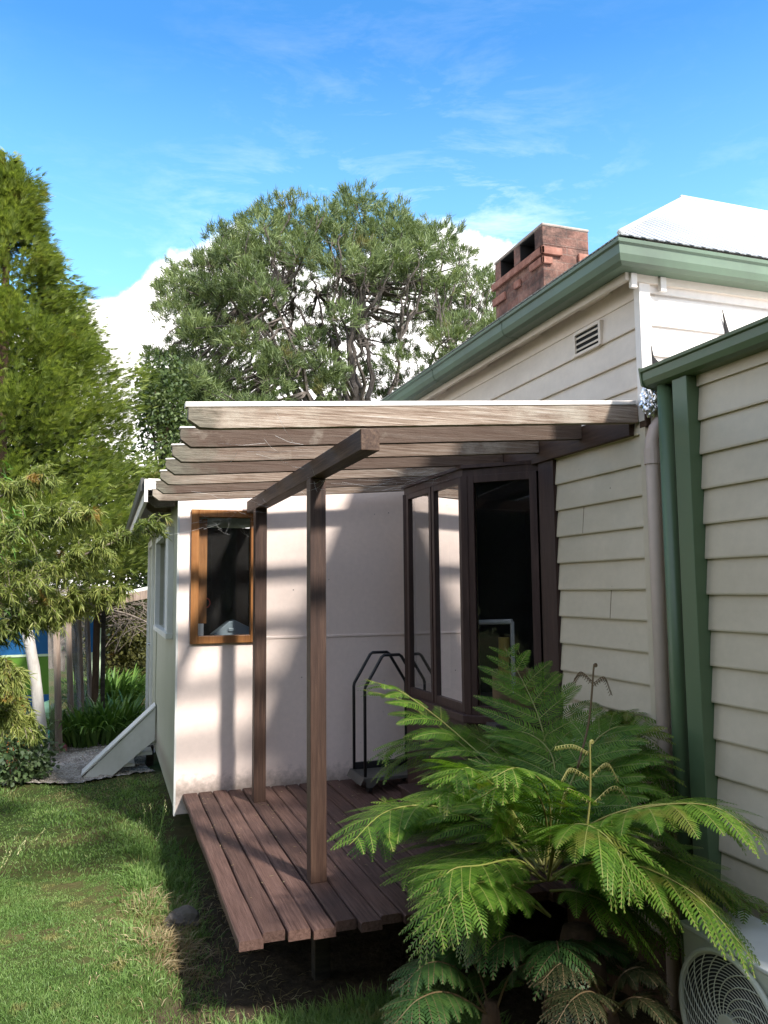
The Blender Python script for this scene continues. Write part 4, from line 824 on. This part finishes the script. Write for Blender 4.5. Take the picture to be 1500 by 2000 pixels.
for _ in range(26): tuft(rng.uniform(.2, .52), rng.uniform(6.7, 9.0), 18, .12)
P = np.concatenate(TP); D = np.concatenate(TD); L = np.concatenate(TL); V, Q = leaves(P, D, L, .0052, droop=.45)
o = np_mesh('long_grass', V, Q, 'grass'); o['kind'] = 'stuff'; tag(o, 'longer green grass tufts along the edge beside and before the deck', 'grass')
TP.clear(); TD.clear(); TL.clear()
for _ in range(70): tuft(rng.uniform(.26, .52), rng.uniform(4.6, 5.7), 22, .2, .05, .9)
for _ in range(260): tuft(rng.uniform(.22, .95), rng.uniform(3.3, 6.0), 9, .13, .08, 2.2)
for _ in range(60): tuft(rng.uniform(-.1, .5), rng.uniform(3.4, 5.6), 10, .09, .06, .9)
for _ in range(70): tuft(rng.uniform(-.4, .5), rng.uniform(8.4, 9.3), 10, .08, .06, .9)
for _ in range(40): tuft(rng.uniform(.5, 1.0), rng.uniform(3.3, 4.1), 12, .10, .08, 1.2)
P = np.concatenate(TP); D = np.concatenate(TD); L = np.concatenate(TL); V, Q = leaves(P, D, L, .004, droop=.5)
o = np_mesh('dry_grass', V, Q, 'dry'); o['kind'] = 'stuff'; tag(o, 'straw coloured dead grass along the dark hollow beside the deck', 'grass')
# one tall seeding grass clump and a seeding weed at the left edge
def stalk_plant(name, label, x, y, stalks, hmin, hmax, lean, seedlen, mats=('grass', 'seed'), lv=40, leaf=.2):
    z = float(gz(x, y)); t_ = thing(name, label, 'plant', (x, y, z)); k = MB(); SP = []; SD = []
    for _ in range(stalks):
        a = random.uniform(0, 6.28); h = random.uniform(hmin, hmax); ln = random.uniform(.3, 1)*lean
        p0 = Vector((x+random.gauss(0, .03), y+random.gauss(0, .03), z)); tp_ = p0 + Vector((math.cos(a)*ln*h, math.sin(a)*ln*h, h)); md = p0.lerp(tp_, .55) + Vector((0, 0, h*.10))
        pth = smooth_path([p0, md, tp_], 10); k.tube(pth, [.0018]*11, 4)
        SP = []; SD = []; n = int(seedlen/.009); dirn = (pth[-1]-pth[-2]).normalized()
        for i in range(n): q = pth[-1] - dirn*(i*.009) + Vector((0, 0, -.001*i)); SP.append(q); SD.append(dirn + Vector((random.gauss(0, .5), random.gauss(0, .5), random.gauss(0, .3))))
        V, Q = leaves(np.array(SP), np.array(SD), .016, .006); np_mesh('seed_head', V, Q, mats[1], t_)
    k.build('stalk', mats[0], t_)
    a = rng.uniform(0, 6.28, lv); V, Q = leaves(np.stack([x+rng.normal(0, .03, lv), y+rng.normal(0, .03, lv), np.full(lv, z)], 1), np.stack([np.cos(a)*.5, np.sin(a)*.5, np.ones(lv)], 1), rng.uniform(.5, 1.2, lv)*leaf, .007, droop=.5)
    np_mesh('blade', V, Q, mats[0], t_)
p = atZ(292, 1690, -.38); stalk_plant('grass_clump', 'tall seeding grass clump standing beside the deck corner', p.x, p.y, 9, .25, .52, .35, .05)
p = atZ(-20, 1760, -.35); stalk_plant('seeding_weed', 'leaning weed with pale seed spikes at the left lawn edge', p.x, p.y, 16, .25, .5, .75, .09, lv=70, leaf=.3)
# stone in the hollow, fallen leaves
bm = bmesh.new(); bmesh.ops.create_icosphere(bm, subdivisions=3, radius=1)
for v in bm.verts: n = v.co.copy(); rr_ = 1+.15*math.sin(n.x*4+n.y*3)+.1*math.sin(n.z*7+n.x*5); v.co = Vector((n.x*.11*rr_, n.y*.09*rr_, n.z*.07*rr_))
me = bpy.data.meshes.new('stone'); bm.to_mesh(me); bm.free(); me.materials.append(MT['stone']); o = bpy.data.objects.new('stone', me); COL.objects.link(o)
p = atZ(355, 1800, -.50); o.location = (p.x, p.y, float(gz(p.x, p.y))+.03); tag(o, 'rounded grey stone half buried in the hollow beside the deck', 'stone')
n = 150; X = rng.uniform(.7, 2.2, n); Y = rng.uniform(4.2, 6.6, n); P = np.stack([X, Y, np.full(n, .006)], 1); D = np.stack([rng.normal(size=n), rng.normal(size=n), np.zeros(n)+.05], 1)
V, Q = leaves(P, D, rng.uniform(.01, .035, n), .006, fold=np.tile([0, .05, 1.], (n, 1))); o = np_mesh('leaf_litter', V, Q, 'dry'); o['kind'] = 'stuff'; tag(o, 'tiny dry leaf scraps scattered on the deck boards', 'leaf litter')

# ================================================================== PLANTS ON THE LEFT
def strap_clump(label, x, y, rad, n, ll):
    z = float(gz(x, y)); V = []; Q = []
    for _ in range(n):
        a = random.uniform(0, 6.28); r_ = rad*math.sqrt(random.random())*.8; p0 = Vector((x+r_*math.cos(a), y+r_*math.sin(a), z)); b = a+random.gauss(0, .6)
        L = ll*random.uniform(.7, 1.2); out = random.uniform(.25, .75); d = Vector((math.cos(b), math.sin(b), 0)); sd = Vector((-d.y, d.x, 0)); wd = random.uniform(.014, .022); base = len(V)
        for i in range(8):
            s = i/7; c = p0 + d*(L*out*s**1.3) + Vector((0, 0, L*(1.0*s - .62*out*1.4*s**2.6))); ww = wd*(.6+.6*min(1, s*3))*(1-s**3)+.001
            V += [c - sd*ww, c + Vector((0, 0, -ww*.35)), c + sd*ww]
        for i in range(7):
            for j in range(2): Q.append((base+i*3+j, base+i*3+j+1, base+(i+1)*3+j+1, base+(i+1)*3+j))
    o = np_mesh('strap_leaf_clump', np.array([tuple(v) for v in V]), np.array(Q), 'strap', smooth=True); tag(o, label, 'plant', 'strap leaved clumps by the gravel'); return o
strap_clump('dark glossy strap leaved clump nearest the gravel', -.08, 11.35, .5, 300, .72)
strap_clump('dark strap leaved clump left of the gravel by the glass', -.36, 11.6, .35, 150, .55)
strap_clump('dark strap leaved clump close against the annex side', .26, 11.7, .42, 240, .72)
strap_clump('bright sunlit strap leaved clump behind the dark ones', .06, 14.9, .7, 420, .9)
def leafy_mass(P, dirs, L, W, name, mat, parent=None, droop=.1):
    V, Q = leaves(P, dirs, L, W, droop); return np_mesh(name, V, Q, mat, parent)
def blob_pts(c, r, n, hollow=.45):
    d = unit(rng.normal(size=(n, 3))); q = (hollow + (1-hollow)*rng.random(n)**.6)[:, None]
    lump = 1 + .18*np.sin(d[:, :1]*7+c[0]*3)*np.sin(d[:, 1:2]*6+c[1]) + .12*np.sin(d[:, 2:]*11)
    return np.array(c) + d*np.array(r)*q*lump, d
# ivy-leaved shrub low left
p = atZ(45, 1530, -.38); n = 2400; P, d = blob_pts((p.x-.12, p.y+.1, -.12), (.42, .4, .32), n); ok = P[:, 2] > -.38
t_ = thing('ivy_shrub', 'low dark shrub with small rounded leaves at the left lawn edge', 'shrub', (p.x, p.y, -.38))
leafy_mass(P[ok], d[ok]+rng.normal(0, .8, (ok.sum(), 3)), rng.uniform(.035, .06, ok.sum()), .04, 'foliage', 'ivy', t_, .2)
k = MB()
for i in range(5): k.tube([(p.x+.05*i-.1, p.y+.15, -.4), (p.x+.1*i-.25, p.y+.15, .05)], [.012, .006], 5)
k.build('stem', 'trunk_brown', t_)
# feathery shrub reaching in from the left
t_ = thing('feathery_shrub', 'yellow green feathery shrub reaching in from the left toward the annex', 'shrub', (-1.75, 6.5, -.38))
BR = []
def tw(pts, n=14): BR.append(smooth_path([atY(*q) for q in pts], n))
tw([(-260, 1500, 6.5), (-160, 1300, 6.4), (-20, 1180, 6.2), (150, 1090, 6.0), (300, 1028, 5.9)])
tw([(-250, 1500, 6.5), (-150, 1330, 6.4), (0, 1230, 6.3), (120, 1170, 6.2), (235, 1155, 6.1)])
tw([(-260, 1500, 6.5), (-170, 1200, 6.4), (-40, 1080, 6.2), (80, 1020, 6.1), (170, 1010, 6.0)])
tw([(-260, 1500, 6.5), (-180, 1150, 6.6), (-60, 1010, 6.6), (40, 950, 6.6), (90, 930, 6.6)])
tw([(-240, 1500, 6.4), (-150, 1380, 6.2), (-60, 1330, 6.0), (-20, 1310, 5.9), (20, 1320, 5.8)])
tw([(-240, 1500, 6.6), (-140, 1400, 6.6), (-50, 1360, 6.6), (-10, 1350, 6.5), (20, 1370, 6.5)])
tw([(-260, 1500, 6.5), (-160, 1260, 6.6), (-20, 1130, 6.5), (100, 1110, 6.4), (200, 1085, 6.3)])
tw([(-260, 1500, 6.5), (-190, 1250, 6.8), (-60, 1180, 6.8), (60, 1150, 6.8), (130, 1190, 6.7)])
tw([(-250, 1500, 6.5), (-130, 1350, 6.5), (-40, 1260, 6.5), (60, 1215, 6.4), (150, 1195, 6.3)])
tw([(-240, 1500, 6.4), (-150, 1420, 6.3), (-60, 1400, 6.2), (10, 1400, 6.1), (50, 1420, 6.1)])
k = MB(); FP = []; FD = []; FL = []
for b_ in BR:
    k.tube(b_, [.014*(1-.85*i/len(b_))+.0015 for i in range(len(b_))], 5)
    for i in range(4, len(b_)):
        s = i/len(b_); T = (b_[i]-b_[i-1]).normalized()
        for _ in range(13):
            ln = random.uniform(.10, .34)*(1.15-.75*s); dirn = (T*.8 + Vector((random.gauss(0, .55), random.gauss(0, .55), random.gauss(.08, .45)))).normalized(); q0 = b_[i-1].lerp(b_[i], random.random())
            tp_ = smooth_path([q0, q0 + dirn*ln*.6 + Vector((0, 0, .02)), q0 + dirn*ln + Vector((0, 0, -.04*ln/.2))], 8); k.tube(tp_, [.0022]*8+[.001], 3, cap=False)
            for j in range(1, 9):
                for _ in range(6):
                    td = (tp_[j]-tp_[j-1]).normalized(); FP.append(tp_[j-1].lerp(tp_[j], random.random())); FD.append(td*.75 + Vector((random.gauss(0, .5), random.gauss(0, .5), random.gauss(-.05, .4)))); FL.append(random.uniform(.03, .075))
k.build('branch', 'twig', t_)
V, Q = leaves(np.array([tuple(q) for q in FP]), np.array([tuple(q) for q in FD]), np.array(FL), .0075, droop=.25); np_mesh('foliage', V, Q, 'feather', t_)
n = 5200; P, d = blob_pts((-1.55, 7.6, 2.05), (.75, .6, .95), n); t2 = thing('feathery_shrub', 'fresh green feathery shrub behind the yellow green one at the left edge', 'shrub', (-1.5, 7.6, -.38))
leafy_mass(P, d*.6+rng.normal(0, .6, (n, 3))+np.array([0, 0, -.3]), rng.uniform(.06, .12, n), .010, 'foliage', 'feather_green', t2, .4)
k = MB(); k.tube([(-1.55, 7.6, -.4), (-1.5, 7.6, .8), (-1.55, 7.6, 2.2)], [.05, .04, .015], 8); k.build('trunk', 'trunk_brown', t2)
n = 5200; P, d = blob_pts((-1.62, 7.4, .45), (.62, .5, .85), n); ok = P[:, 2] > -.36; t2 = thing('feathery_shrub', 'olive brown feathery shrub low at the left edge above the ivy', 'shrub', (-1.6, 7.4, -.38))
leafy_mass(P[ok], d[ok]*.6+rng.normal(0, .6, (ok.sum(), 3)), rng.uniform(.05, .10, ok.sum()), .009, 'foliage', 'brownbush', t2, .4)
k = MB(); k.tube([(-1.62, 7.4, -.4), (-1.6, 7.4, .4)], [.04, .02], 8); k.build('trunk', 'trunk_brown', t2)

# ================================================================== GARDEN SHELTER
sh = thing('garden_shelter', 'rough garden shelter with glass panel wall and low rusty sheet roof', 'shelter', (-.5, 11.5, -.4))
k = MB(); a = atY(52, 1225, 10.5); b = atY(92, 1482, 10.5); k.tube(smooth_path([a, a.lerp(b, .35)+Vector((.012, 0, 0)), a.lerp(b, .7)-Vector((.01, 0, 0)), Vector((b.x, b.y, -.46))], 10), [.062, .066, .062, .067, .062, .066, .066, .068, .064, .066, .07], 9)
k.build('post', 'old_white', sh, smooth=True, label='white flaking round post')
WL = [(112, 10.9), (135, 11.7), (155, 12.6), (171, 13.5)]
def gpt(px, y, z): q = atY(px, 1200, y); return Vector((q.x, y, z))
for px, y in WL:
    k = MB(); q0 = gpt(px+14, y, -.42); q1 = gpt(px-2, y, 1.46); k.bar(q0, q1, .055, .07, up=(0, 1, 0)); k.build('post', 'stud', sh)
for (p0, y0), (p1, y1) in zip([(94, 10.55)]+WL[:-1], WL):
    k = MB(); k.add([gpt(p0+12, y0, -.36), gpt(p1+12, y1, -.36), gpt(p1-1, y1, 1.3), gpt(p0-1, y0, 1.3)], [(0, 1, 2, 3)]); k.build('glass_panel', 'glass_green', sh)
k = MB(); k.bar(gpt(60, 10.4, 1.50), gpt(178, 13.9, 1.46), .06, .10); k.build('beam', 'stud', sh)
k = MB(); q = atY(205, 1185, 13.6); k.bar((q.x, 13.6, -.45), (q.x-.02, 13.6, 1.5), .07, .07, up=(0, 1, 0)); q = atY(190, 1185, 13.2); k2 = MB(); k2.bar((q.x, 13.2, -.45), (q.x, 13.2, 1.5), .10, .09, up=(0, 1, 0)); k.build('post', 'deck_under', sh); k2.build('post', 'trunk_brown', sh)
k = MB(); k.prism([gpt(40, 10.4, 1.56), gpt(245, 12.3, 1.60), gpt(250, 14.6, 1.68), gpt(120, 14.6, 1.66)], (0, 0, .02)); k.build('roof_sheet', 'rusty', sh)
k = MB(); k.bar(atY(150, 1186, 13.0), atY(290, 1160, 13.4), .05, .13); k.build('beam', 'stud', sh); k = MB(); k.bar(atY(215, 1165, 13.3), atY(300, 1146, 13.6), .05, .05); k.build('beam', 'white_wood', sh)
k = MB(); k.bar(atY(218, 1178, 13.5), atY(298, 1158, 13.7), .05, .05); k.build('beam', 'white_wood', sh)
cub = thing('painted_cubby', 'blue and lime painted play cubby behind the glass of the garden shelter', 'cubby', (-.8, 14.4, -.4))
cX0, cX1 = atY(-60, 1200, 14.3).x, atY(195, 1200, 14.3).x
k = MB(); k.box(cX0, cX1, 14.3, 14.36, .60, 1.12); k.build('upper_panel', 'blue', cub); k = MB(); k.box(cX0, cX1, 14.3, 14.36, -.05, .56); k.build('lower_panel', 'lime', cub)
k = MB(); k.box(cX0, cX1, 14.285, 14.36, .561, .599); k.box(cX1-.16, cX1, 14.28, 14.299, -.05, .56); k.box(cX1+.001, cX1+.05, 14.28, 14.36, -.42, 1.0); k.box(cX1-.36, cX1-.16, 14.28, 14.299, .15, .40); k.build('pale_frame', 'pale_green', cub)
k = MB(); k.box(cX0, cX1, 14.3, 14.36, -.45, -.055); k.build('base_panel', 'blue', cub); k = MB(); k.box(cX0, cX1, 14.4, 16, 1.121, 1.15); k.box(cX0, cX0+.05, 14.37, 16, -.45, 1.12); k.box(cX1-.05, cX1, 14.37, 16, -.45, 1.12); k.build('side_wall', 'blue', cub)
def zz(px, py, y): q = atY(px, py, y); return q
g0 = -.42
q = zz(60, 1430, 10.9); k = MB(); x, y = q.x, 10.9
for a in (0, .24): k.box(x-.17, x+.17, y+a, y+a+.015, g0, g0+.20)
for a in (-.17, .155): k.box(x+a, x+a+.015, y+.015, y+.24, g0, g0+.20)
for i in range(5): k.box(x-.15+.06*i, x-.12+.06*i, y-.006, y-.0005, g0+.05, g0+.16)
k.box(x-.155, x+.155, y+.015, y+.24, g0, g0+.012); tag(k.build('plastic_crate', 'crate', bevel=.003), 'black plastic crate on the ground left of the white post', 'crate')
q = zz(103, 1392, 11.3); k = MB(); k.lathe((q.x, 11.3, g0), [(.10, 0), (.13, .22), (.145, .225), (.145, .24), (.12, .235)], 18); tag(k.build('plastic_bucket', 'teal', smooth=False), 'teal plastic bucket behind the glass of the shelter', 'bucket')
q = zz(100, 1370, 11.9); k = MB(); k.lathe((q.x, 11.9, g0), [(.12, 0), (.12, .34), (.15, .38), (.16, .46), (.12, .53), (.04, .56), (.01, .56)], 18); tag(k.build('mint_bin', 'mint', smooth=True), 'pale mint round lidded bin behind the teal bucket', 'bin')
q = zz(105, 1412, 10.95); k = MB(); k.box(q.x-.14, q.x+.16, 10.95, 11.2, g0, g0+.09); k.prism([(q.x-.14, 10.93, g0+.09), (q.x+.16, 10.93, g0+.09), (q.x+.13, 11.0, g0+.13), (q.x-.10, 11.0, g0+.13)], (0, .15, 0)); tag(k.build('folded_blanket', 'pink', bevel=.02), 'folded pink blanket on the ground beside the white post', 'blanket')
q = zz(42, 1400, 10.6); k = MB()
for i in range(6): a = -.12+.048*i; k.bar((q.x+a, 10.6, g0), (q.x+a*1.35, 10.66, g0+.34), .022, .012, up=(0, 1, 0))
k.bar((q.x, 10.66, g0+.33), (q.x+.05, 10.7, g0+.75), .02, .02, up=(0, 1, 0)); k.box(q.x-.15, q.x+.15, 10.6, 10.62, g0+.30, g0+.33); tag(k.build('leaf_rake', 'orange'), 'orange plastic leaf rake leaning left of the white post', 'rake')

# ================================================================== TREES
def cone_tree(name, label, x, y, ztop, zbot, rbase, n, mat, leaf, tri=7, pw=.86, seed=0):
    t_ = thing(name, label, 'tree', (x, y, -.4)); k = MB(); k.tube([(x, y, -.5), (x, y, zbot+1), (x+.05, y, ztop-.3)], [.24, .2, .02], 10); k.build('trunk', 'trunk_brown', t_)
    r0 = np.random.default_rng(seed); nb_ = 420; bz = zbot + (ztop-zbot)*r0.random(nb_)**1.45; ba = r0.uniform(0, 2*np.pi, nb_); fr_ = (ztop-bz)/(ztop-zbot)
    br = rbase*np.minimum(fr_**pw, 1)*r0.uniform(.70, 1.14, nb_)+.10+.25*(r0.random(nb_) < .12)
    i = r0.integers(0, nb_, n); s = np.where(r0.random(n) < .3, .06, .48); s = s + (1-s)*r0.random(n)**.55; rad = br[i]*s
    sw = np.where(r0.random(n) < .5, -1, 1)*(1-s)*r0.random(n)*1.0; ang = ba[i] + r0.normal(0, .10, n)/np.maximum(rad, .3)*.9 + sw*.25 + np.where(r0.random(n) < .25, r0.uniform(-.5, .5, n), 0)
    up = .22*s*br[i]; P = np.stack([x+rad*np.cos(ang), y+rad*np.sin(ang), bz[i] + up + r0.normal(0, .13, n) - .18*br[i]*(s-.5)**2], 1)
    D = np.stack([np.cos(ang), np.sin(ang), r0.normal(.45, .25, n)], 1) + r0.normal(0, .25, (n, 3))
    # each spray: a flat fan of narrow blades
    sd = unit(np.cross(unit(D), np.array([0, 0, 1.]) + r0.normal(0, .35, (n, 3)))); D = unit(D); VV = []; QQ = []; off = 0
    ls = leaf*r0.uniform(.6, 1.25, n)
    for j in range(tri):
        f = (j-(tri-1)/2)/((tri-1)/2); dj = D*math.cos(f*.5) + sd*math.sin(f*.5); base = P + D*(ls*.18*(1-abs(f)))[:, None]
        V, Q = leaves(base, dj, ls*(1-.35*abs(f)), leaf*.085, droop=.10, fold=unit(np.cross(D, sd))+0*D); VV.append(V); QQ.append(Q+off); off += len(V)
    np_mesh('crown', np.concatenate(VV), np.concatenate(QQ), mat, t_)
    return t_
cone_tree('cypress_tree', 'tall yellow green conical cypress at the left behind the shelter', -1.95, 16, 9.7, 1.3, 4.05, 80000, 'cypress', .17, tri=5, pw=1.02, seed=3)
# pine with an open dome of limbs
pine = thing('pine_tree', 'broad open crowned pine tree against the white cloud behind the house', 'tree', (8.6, 26, -.5))
cen = Vector((7.45, 26, 8.9)); rad = Vector((6.5, 5.6, 5.75)); rp_ = random.Random(21); k = MB(); fork = Vector((8.4, 26, 5.6)); TU = []; TUD = []
k.tube([(8.6, 26, -.6), (8.5, 26, 3), fork], [.55, .48, .40], 10)
def shell(a, e, q): return cen + Vector((rad.x*math.cos(a)*math.cos(e)*q, rad.y*math.sin(a)*math.cos(e)*q, rad.z*math.sin(e)*q))
def bend(a, b, sag, n):
    m_ = a.lerp(b, .5) + Vector((rp_.gauss(0, .06), rp_.gauss(0, .06), sag+rp_.gauss(0, .03)))*((b-a).length); return smooth_path([a, m_, b], n)
def kink(p, amt): return [q + Vector((rp_.gauss(0, amt), rp_.gauss(0, amt), rp_.gauss(0, amt)))*(1 if 0 < i_ < len(p)-1 else 0) for i_, q in enumerate(p)]
limbs = []
for i in range(24):
    e = R(-15+95*((i*0.618) % 1)**1.1); a = i*2.399+.4; tip = shell(a, e, rp_.uniform(.60, .78)); pth = kink(bend(fork + Vector((0, 0, rp_.uniform(-.8, 1.8)*max(.1, math.sin(max(e, .1))))), tip, -.07, 16), .07)
    k.tube(pth, [.13*(1-.86*j_/16)+.014 for j_ in range(17)], 6, cap=False); limbs.append(pth)
cl = []; tries = 0
while len(cl) < 290 and tries < 9000:
    tries += 1; e = math.asin(rp_.uniform(-.45, 1)); a = rp_.uniform(0, 6.283); q = rp_.uniform(.60, 1.0)**.6; c0 = shell(a, e, q); rel = c0-cen
    pr_ = .30 if (rel.x > 1.2 and rel.z < 2.4) else (.18 if (abs(rel.x) < 3.2 and rel.z < 2.0) else 1.0)
    if rp_.random() > pr_ or math.sin(c0.x*1.15+c0.y*.9)*math.sin(c0.z*1.25+c0.x*.5) > .62: continue
    if all((c0-o_).length > .78 for o_ in cl): cl.append(c0)
for c0 in cl + [shell(rp_.uniform(0, 6.283), math.asin(rp_.uniform(-.3, .9)), rp_.uniform(.55, .95)) for _ in range(120)]:
    best = min(((c0-p_).length + .35*max(0, (p_-fork).length-(c0-fork).length), li, pi_) for li, pth in enumerate(limbs) for pi_, p_ in enumerate(pth[4:], 4)); p0 = limbs[best[1]][best[2]]
    sub = kink(bend(p0, c0, -.08, 8), .05); L_ = (c0-p0).length; k.tube(sub, [(.018+.012*L_)*(1-.8*j_/8)+.006 for j_ in range(9)], 4, cap=False)
    for _ in range(5): v_ = c0.lerp(p0, rp_.uniform(0, .5)); k.tube([v_, v_ + Vector((rp_.gauss(0, .4), rp_.gauss(0, .4), rp_.gauss(.12, .35)))], [.011, .004], 3, cap=False)
    if c0 not in cl: continue
    R_ = rp_.uniform(.50, .84)
    for _ in range(int(26*R_/.6)):
        dv = Vector((rp_.gauss(0, 1.15), rp_.gauss(0, 1.15), rp_.gauss(.3, .6))).normalized(); p_ = c0 + Vector((dv.x, dv.y, dv.z*.75))*R_*rp_.uniform(.5, 1.05); TU.append(p_); TUD.append(dv*.6+Vector((0, 0, .6)))
for _ in range(30):
    c0 = atY(rp_.uniform(300, 650), rp_.uniform(700, 860), rp_.uniform(21.5, 25)); pth = bend(fork.lerp(c0, .15), c0, -.03, 9); k.tube(pth, [.05*(1-.85*j_/9)+.006 for j_ in range(10)], 4, cap=False); R_ = rp_.uniform(.4, .7)
    for _ in range(22):
        dv = Vector((rp_.gauss(0, 1), rp_.gauss(0, 1), rp_.gauss(.35, .8))).normalized(); TU.append(c0+dv*R_*rp_.uniform(.4, 1)); TUD.append(dv*.7+Vector((0, 0, .55)))
k.build('trunk', 'bark', pine)
NN = 24; P = np.repeat(np.array([tuple(q) for q in TU]), NN, 0); D = unit(np.repeat(np.array([tuple(q) for q in TUD]), NN, 0)) + rng.normal(0, .42, (len(P), 3))
P = P + rng.normal(0, .05, P.shape) - D*.08; V, Q = leaves(P, D, rng.uniform(.17, .32, len(P)), .021, droop=.02); np_mesh('crown', V, Q, 'needle', pine)
# other trees behind
def round_tree(name, label, x, y, z, r, n, mat, leaf, trunk='trunk_brown', clumps=14, group=None, hollow=.35, seed=1):
    t_ = thing(name, label, 'tree', (x, y, -.45), group); k = MB(); rr0 = random.Random(seed); k.tube([(x, y, -.5), (x+.05, y, z*.5), (x, y, z+r[2]*.3)], [.16, .12, .03], 8); PP = []; DD = []
    for c in range(clumps):
        d = Vector((rr0.gauss(0, 1), rr0.gauss(0, 1), rr0.gauss(.1, 1))).normalized(); c0 = Vector((x+d.x*r[0]*.68, y+d.y*r[1]*.68, z+d.z*r[2]*.68)); k.tube([Vector((x, y, z-r[2]*.3)), Vector((x, y, z)).lerp(c0, .5), c0], [.05, .03, .01], 5, cap=False)
        q = rr0.uniform(.34, .52); P, dd = blob_pts(tuple(c0), (r[0]*q, r[1]*q, r[2]*q), n//clumps, hollow); PP.append(P); DD.append(dd)
    k.build('trunk', trunk, t_); P = np.concatenate(PP); D = np.concatenate(DD); ok = P[:, 2] > -.4; P = P[ok]; D = D[ok]; m = len(P)
    leafy_mass(P, D*.5+rng.normal(0, .7, (m, 3)), rng.uniform(.6, 1.2, m)*leaf, leaf*.55, 'crown', mat, t_, .1); return t_
round_tree('broadleaf_tree', 'grey green loose broadleaf tree between the cypress and the pine', 1.35, 22, 4.9, (1.1, 1.0, 3.4), 9000, 'broad', .13, seed=4)
round_tree('dark_tree', 'dark shaded evergreen tree behind the shelter, left of the annex', .25, 20, 2.7, (1.9, 1.2, 2.3), 9000, 'dark_leaf', .14, 'bark', seed=5)
round_tree('dark_tree', 'dark evergreen tree far left behind the cypress', -3.6, 21, 3.2, (2.6, 1.2, 3.6), 9000, 'dark_leaf', .16, 'bark', seed=6)
round_tree('dark_tree', 'dark bushy evergreen filling the gap right behind the cypress', -2.4, 18.6, 4.2, (1.9, 1.0, 4.3), 14000, 'dark_leaf', .16, 'bark', seed=15)
round_tree('dark_tree', 'dark evergreen tree hidden low behind the annex roof', 3.6, 24, 3.4, (2.6, 1.2, 3.2), 9000, 'dark_leaf', .16, 'bark', seed=7)
round_tree('conifer_bush', 'brown green conifer bush behind the strap leaved clumps', .15, 17.6, .75, (.95, .7, 1.15), 9000, 'brownbush', .09, 'twig', seed=8)
for lb, hx, hy, hz_, hr, mt_, sd_ in (('bushy dark green hedge tree left of the viewpoint, mirrored in the bay glass', -4.6, -1.0, 2.2, (2.4, 2.4, 3.2), 'dark_leaf', 9), ('bushy mid green hedge tree left of the lawn, nearer the feathery shrub', -5.6, 3.2, 2.2, (2.2, 2.0, 2.8), 'broad', 10),
    ('dark green hedge tree behind the viewpoint, leftmost of its row', -4.2, -5.5, 2.4, (2.5, 2.2, 3.2), 'dark_leaf', 12), ('dark ivy green hedge tree directly behind the viewpoint, mirrored in the annex window', -.6, -6.8, 2.2, (2.3, 1.8, 3.0), 'ivy', 13), ('broad dark hedge tree behind the viewpoint, rightmost of its row', 2.6, -7.6, 2.2, (2.3, 1.8, 3.0), 'dark_leaf', 14)):
    round_tree('hedge_tree', lb, hx, hy, hz_, hr, 12000, mt_, .30, 'bark', seed=sd_, group='hedge trees around the viewpoint', clumps=22)
# bare dead branches under the shelter beam
t_ = thing('dead_branches', 'tangle of bare grey dead branches behind the shelter posts', 'branches', (.2, 15.2, -.4)); k = MB(); rd = random.Random(3)
for i in range(70):
    a = atY(rd.uniform(200, 300), rd.uniform(1170, 1230), 15.2+rd.uniform(-.3, .5)); d = Vector((rd.gauss(0.1, .5), rd.gauss(0, .2), -abs(rd.gauss(.35, .3)))); L = rd.uniform(.4, 1.1)
    k.tube(smooth_path([a, a+d*L*.5+Vector((0, 0, .06)), a+d*L], 6), [.009, .008, .007, .006, .005, .004, .003], 4, cap=False)
k.tube(smooth_path([atY(195, 1187, 15), atY(250, 1200, 15.1), atY(300, 1222, 15.2)], 8), .02, 5); k.build('branch', 'twig', t_)
# garden tree behind the photographer, whose shade dapples the far lawn and the wall
def shade_tree():
    t_ = thing('garden_tree', 'leafy garden tree standing on the lawn behind the viewpoint', 'tree', (5.6, -7.2, -.4)); k = MB(); k.tube([(5.6, -7.2, -.5), (5.5, -7.1, 5), (5.0, -6.2, 9.5)], [.28, .2, .08], 8); PP = []; DD = []
    H = math.tan(SUN_EL); hd = Vector((sunv.x, sunv.y, 0)).normalized()
    for gx_, gy_, gzz, hz, r_, n in ((-.5, 3.0, -.35, 7.6, .75, 600), (.1, 2.7, -.35, 8.3, .6, 420), (1.75, 6.7, 1.5, 10.2, .45, 150), (1.35, 6.7, 1.75, 10.9, .4, 60), (-1.7, 3.4, -.35, 8.7, .8, 500)):
        c = Vector((gx_, gy_, gzz)) + (hd + Vector((0, 0, H)))*((hz-gzz)/H); k.tube([Vector((5.5, -7.1, 6)), Vector((5.2, -6.4, 8)).lerp(c, .5), c], [.07, .05, .02], 5, cap=False)
        P, d = blob_pts(tuple(c), (r_, r_, r_*.8), n, .1); PP.append(P); DD.append(d)
    k.build('trunk', 'bark', t_); P = np.concatenate(PP); D = np.concatenate(DD); leafy_mass(P, D*.4+rng.normal(0, .8, P.shape), rng.uniform(.09, .16, len(P)), .09, 'crown', 'broad', t_, .1)
shade_tree()
